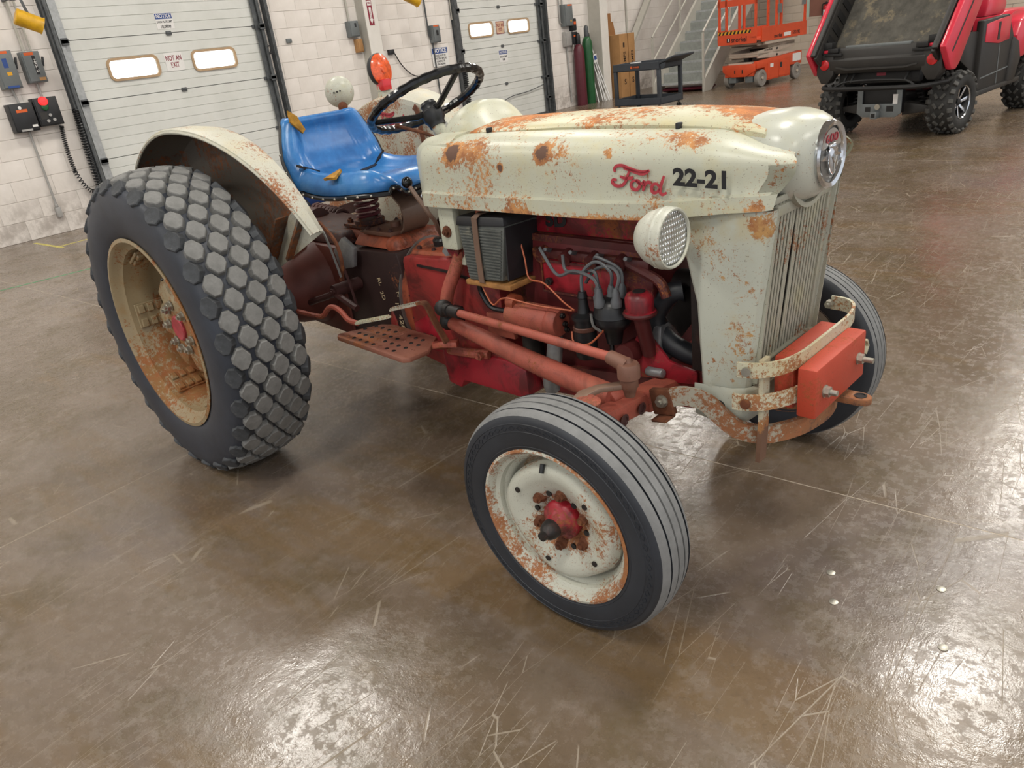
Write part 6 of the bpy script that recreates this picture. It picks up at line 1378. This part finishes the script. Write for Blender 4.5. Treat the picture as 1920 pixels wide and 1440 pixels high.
# tailgate (hangs at the back), lamps
V('tailgate', G().prism([(-.44, .70), (-.47, .74), (-.475, .84), (-.455, .86), (-.455, .93), (-.43, .97), (-.39, .97), (-.39, .70)], (0, .10, 0), (1, 0, 0), (0, 0, 1), (0, 1.06, 0)), 'utvblk', bevel=.006)
V('tailgate_cap', Lx(-.44, -.38, .28, 1.0, .955, .985), 'boxgrey', bevel=.008)
V('tailgate_lower_rib', G().bar([(-.472, .18, .77), (-.480, .30, .745), (-.480, .95, .745), (-.472, 1.08, .77)], (1, 0, 0), .02, .018), 'utvblk')
for y in (.14, 1.12): V('tailgate_latch', G().bar([(-.47, y-.10, .90), (-.475, y+.10, .905)], (0, 0, 1), .03, .02).box((-.46, y, .945), (.06, .12, .045)), 'utvdark', bevel=.005)
for s, y in ((0, .03), (1, 1.22)):
    yo = -1 if s == 0 else 1
    V('lamp_housing', G().prism([(-.09, .92), (.10, .92), (.11, .70), (.04, .60), (-.04, .60), (-.10, .70)] if s == 0 else [(-.10, .92), (.09, .92), (.10, .70), (.04, .60), (-.04, .60), (-.11, .70)], (-.47, y, 0), (0, 1, 0), (0, 0, 1), (.14, 0, 0)), 'utvblk', bevel=.012)
    V('tail_lamp', G().lathe((-.472, y-yo*-.0, .80), (-1, 0, 0), [(.056, 0), (.054, .008), (.04, .014), (.001, .016)], 24), 'redlens', label='round red tail lamp')
    V('housing_cap', Lx(-.46, -.34, y-.10, y+.10, .92, .955), 'utvred', bevel=.01)
    V('corner_latch', Lx(-.46, -.36, y-.07, y+.07, .955, 1.03), 'utvdark', bevel=.012)
# cab side, door and front
V('cab_rear_wall', Lx(.28, .36, .10, 1.15, .45, 1.25), 'utvdark', bevel=.02)
V('rear_fender_liner', G().prism([(.10, .98), (.42, .98), (.42, .42), (.36, .40), (.30, .60), (.05, .72), (-.10, .72)], (0, -.02, 0), (1, 0, 0), (0, 0, 1), (0, .20, 0)), 'utvblk', bevel=.012)
V('door_panel', G().prism([(.40, 1.08), (1.02, 1.10), (1.20, .86), (1.30, .60), (1.34, .36), (.40, .33)], (0, -.07, 0), (1, 0, 0), (0, 0, 1), (0, .08, 0)), 'utvblk', bevel=.015)
V('door_upper', G().prism([(.46, .86), (.46, 1.04), (.80, 1.07), (1.05, 1.08), (1.06, .84), (.80, .82)], (0, -.078, 0), (1, 0, 0), (0, 0, 1), (0, .02, 0)), 'utvred', bevel=.006)
V('door_upper_gap', Lx(.74, .79, -.082, -.076, .86, 1.04), 'utvblk')
V('door_crease', G().bar([(.44, -.072, .50), (1.3, -.072, .56)], (0, 0, 1), .012, .006), 'boxgrey'); V('door_crease', G().bar([(.86, -.072, .40), (.84, -.072, .84)], (1, 0, 0), .012, .006), 'boxgrey')
V('rocker_panel', G().bar([(.34, -.06, .345), (1.45, -.06, .385)], (0, 0, 1), .05, .06), 'utvblk', bevel=.008)
V('front_fender', G().prism([(1.30, .60), (1.24, .86), (1.32, 1.02), (1.60, 1.10), (2.2, 1.02), (2.3, .80), (2.15, .74), (2.0, .72), (1.72, .72), (1.5, .62)], (0, -.09, 0), (1, 0, 0), (0, 0, 1), (0, .22, 0)), 'utvred', bevel=.03)
V('front_fender', G().prism([(1.30, .60), (1.24, .86), (1.32, 1.02), (1.60, 1.10), (2.2, 1.02), (2.3, .80), (2.15, .74), (2.0, .72), (1.72, .72), (1.5, .62)], (0, 1.12, 0), (1, 0, 0), (0, 0, 1), (0, .22, 0)), 'utvred', bevel=.03)
V('fender_cladding', G().prism([(1.10, .38), (1.30, .38), (1.40, .62), (1.30, .80), (1.16, .86)], (0, -.095, 0), (1, 0, 0), (0, 0, 1), (0, .12, 0)), 'utvblk', bevel=.02)
V('hood', Lx(1.45, 2.35, .15, 1.10, .80, 1.12), 'utvred', bevel=.08, seg=3)
V('side_shroud', G().prism([(.62, 1.10), (.70, 1.30), (1.00, 1.34), (1.14, 1.22), (1.10, 1.10)], (0, .02, 0), (1, 0, 0), (0, 0, 1), (0, .22, 0)), 'utvred', bevel=.03)
V('seat_cushion', Lx(.40, .90, .12, 1.12, .72, .90), 'utvdark', bevel=.03); V('seat_back', Lx(.38, .50, .12, 1.12, .88, 1.35), 'utvdark', bevel=.03)
for y in (.06, 1.19):
    V('roll_cage', G().tube(sm([(.38, y, .95), (.40, y, 1.4), (.50, y, 1.86), (1.2, y, 1.90), (1.75, y, 1.2), (1.8, y, 1.0)], 5), .026, 8), 'utvdark')
V('roll_cage_crossbar', G().cyl((.46, .06, 1.75), (.46, 1.19, 1.75), .022).cyl((.40, .06, 1.3), (.40, 1.19, 1.3), .022), 'utvdark')
V('cab_floor', Lx(.3, 1.5, .05, 1.2, .34, .40), 'utvdark')
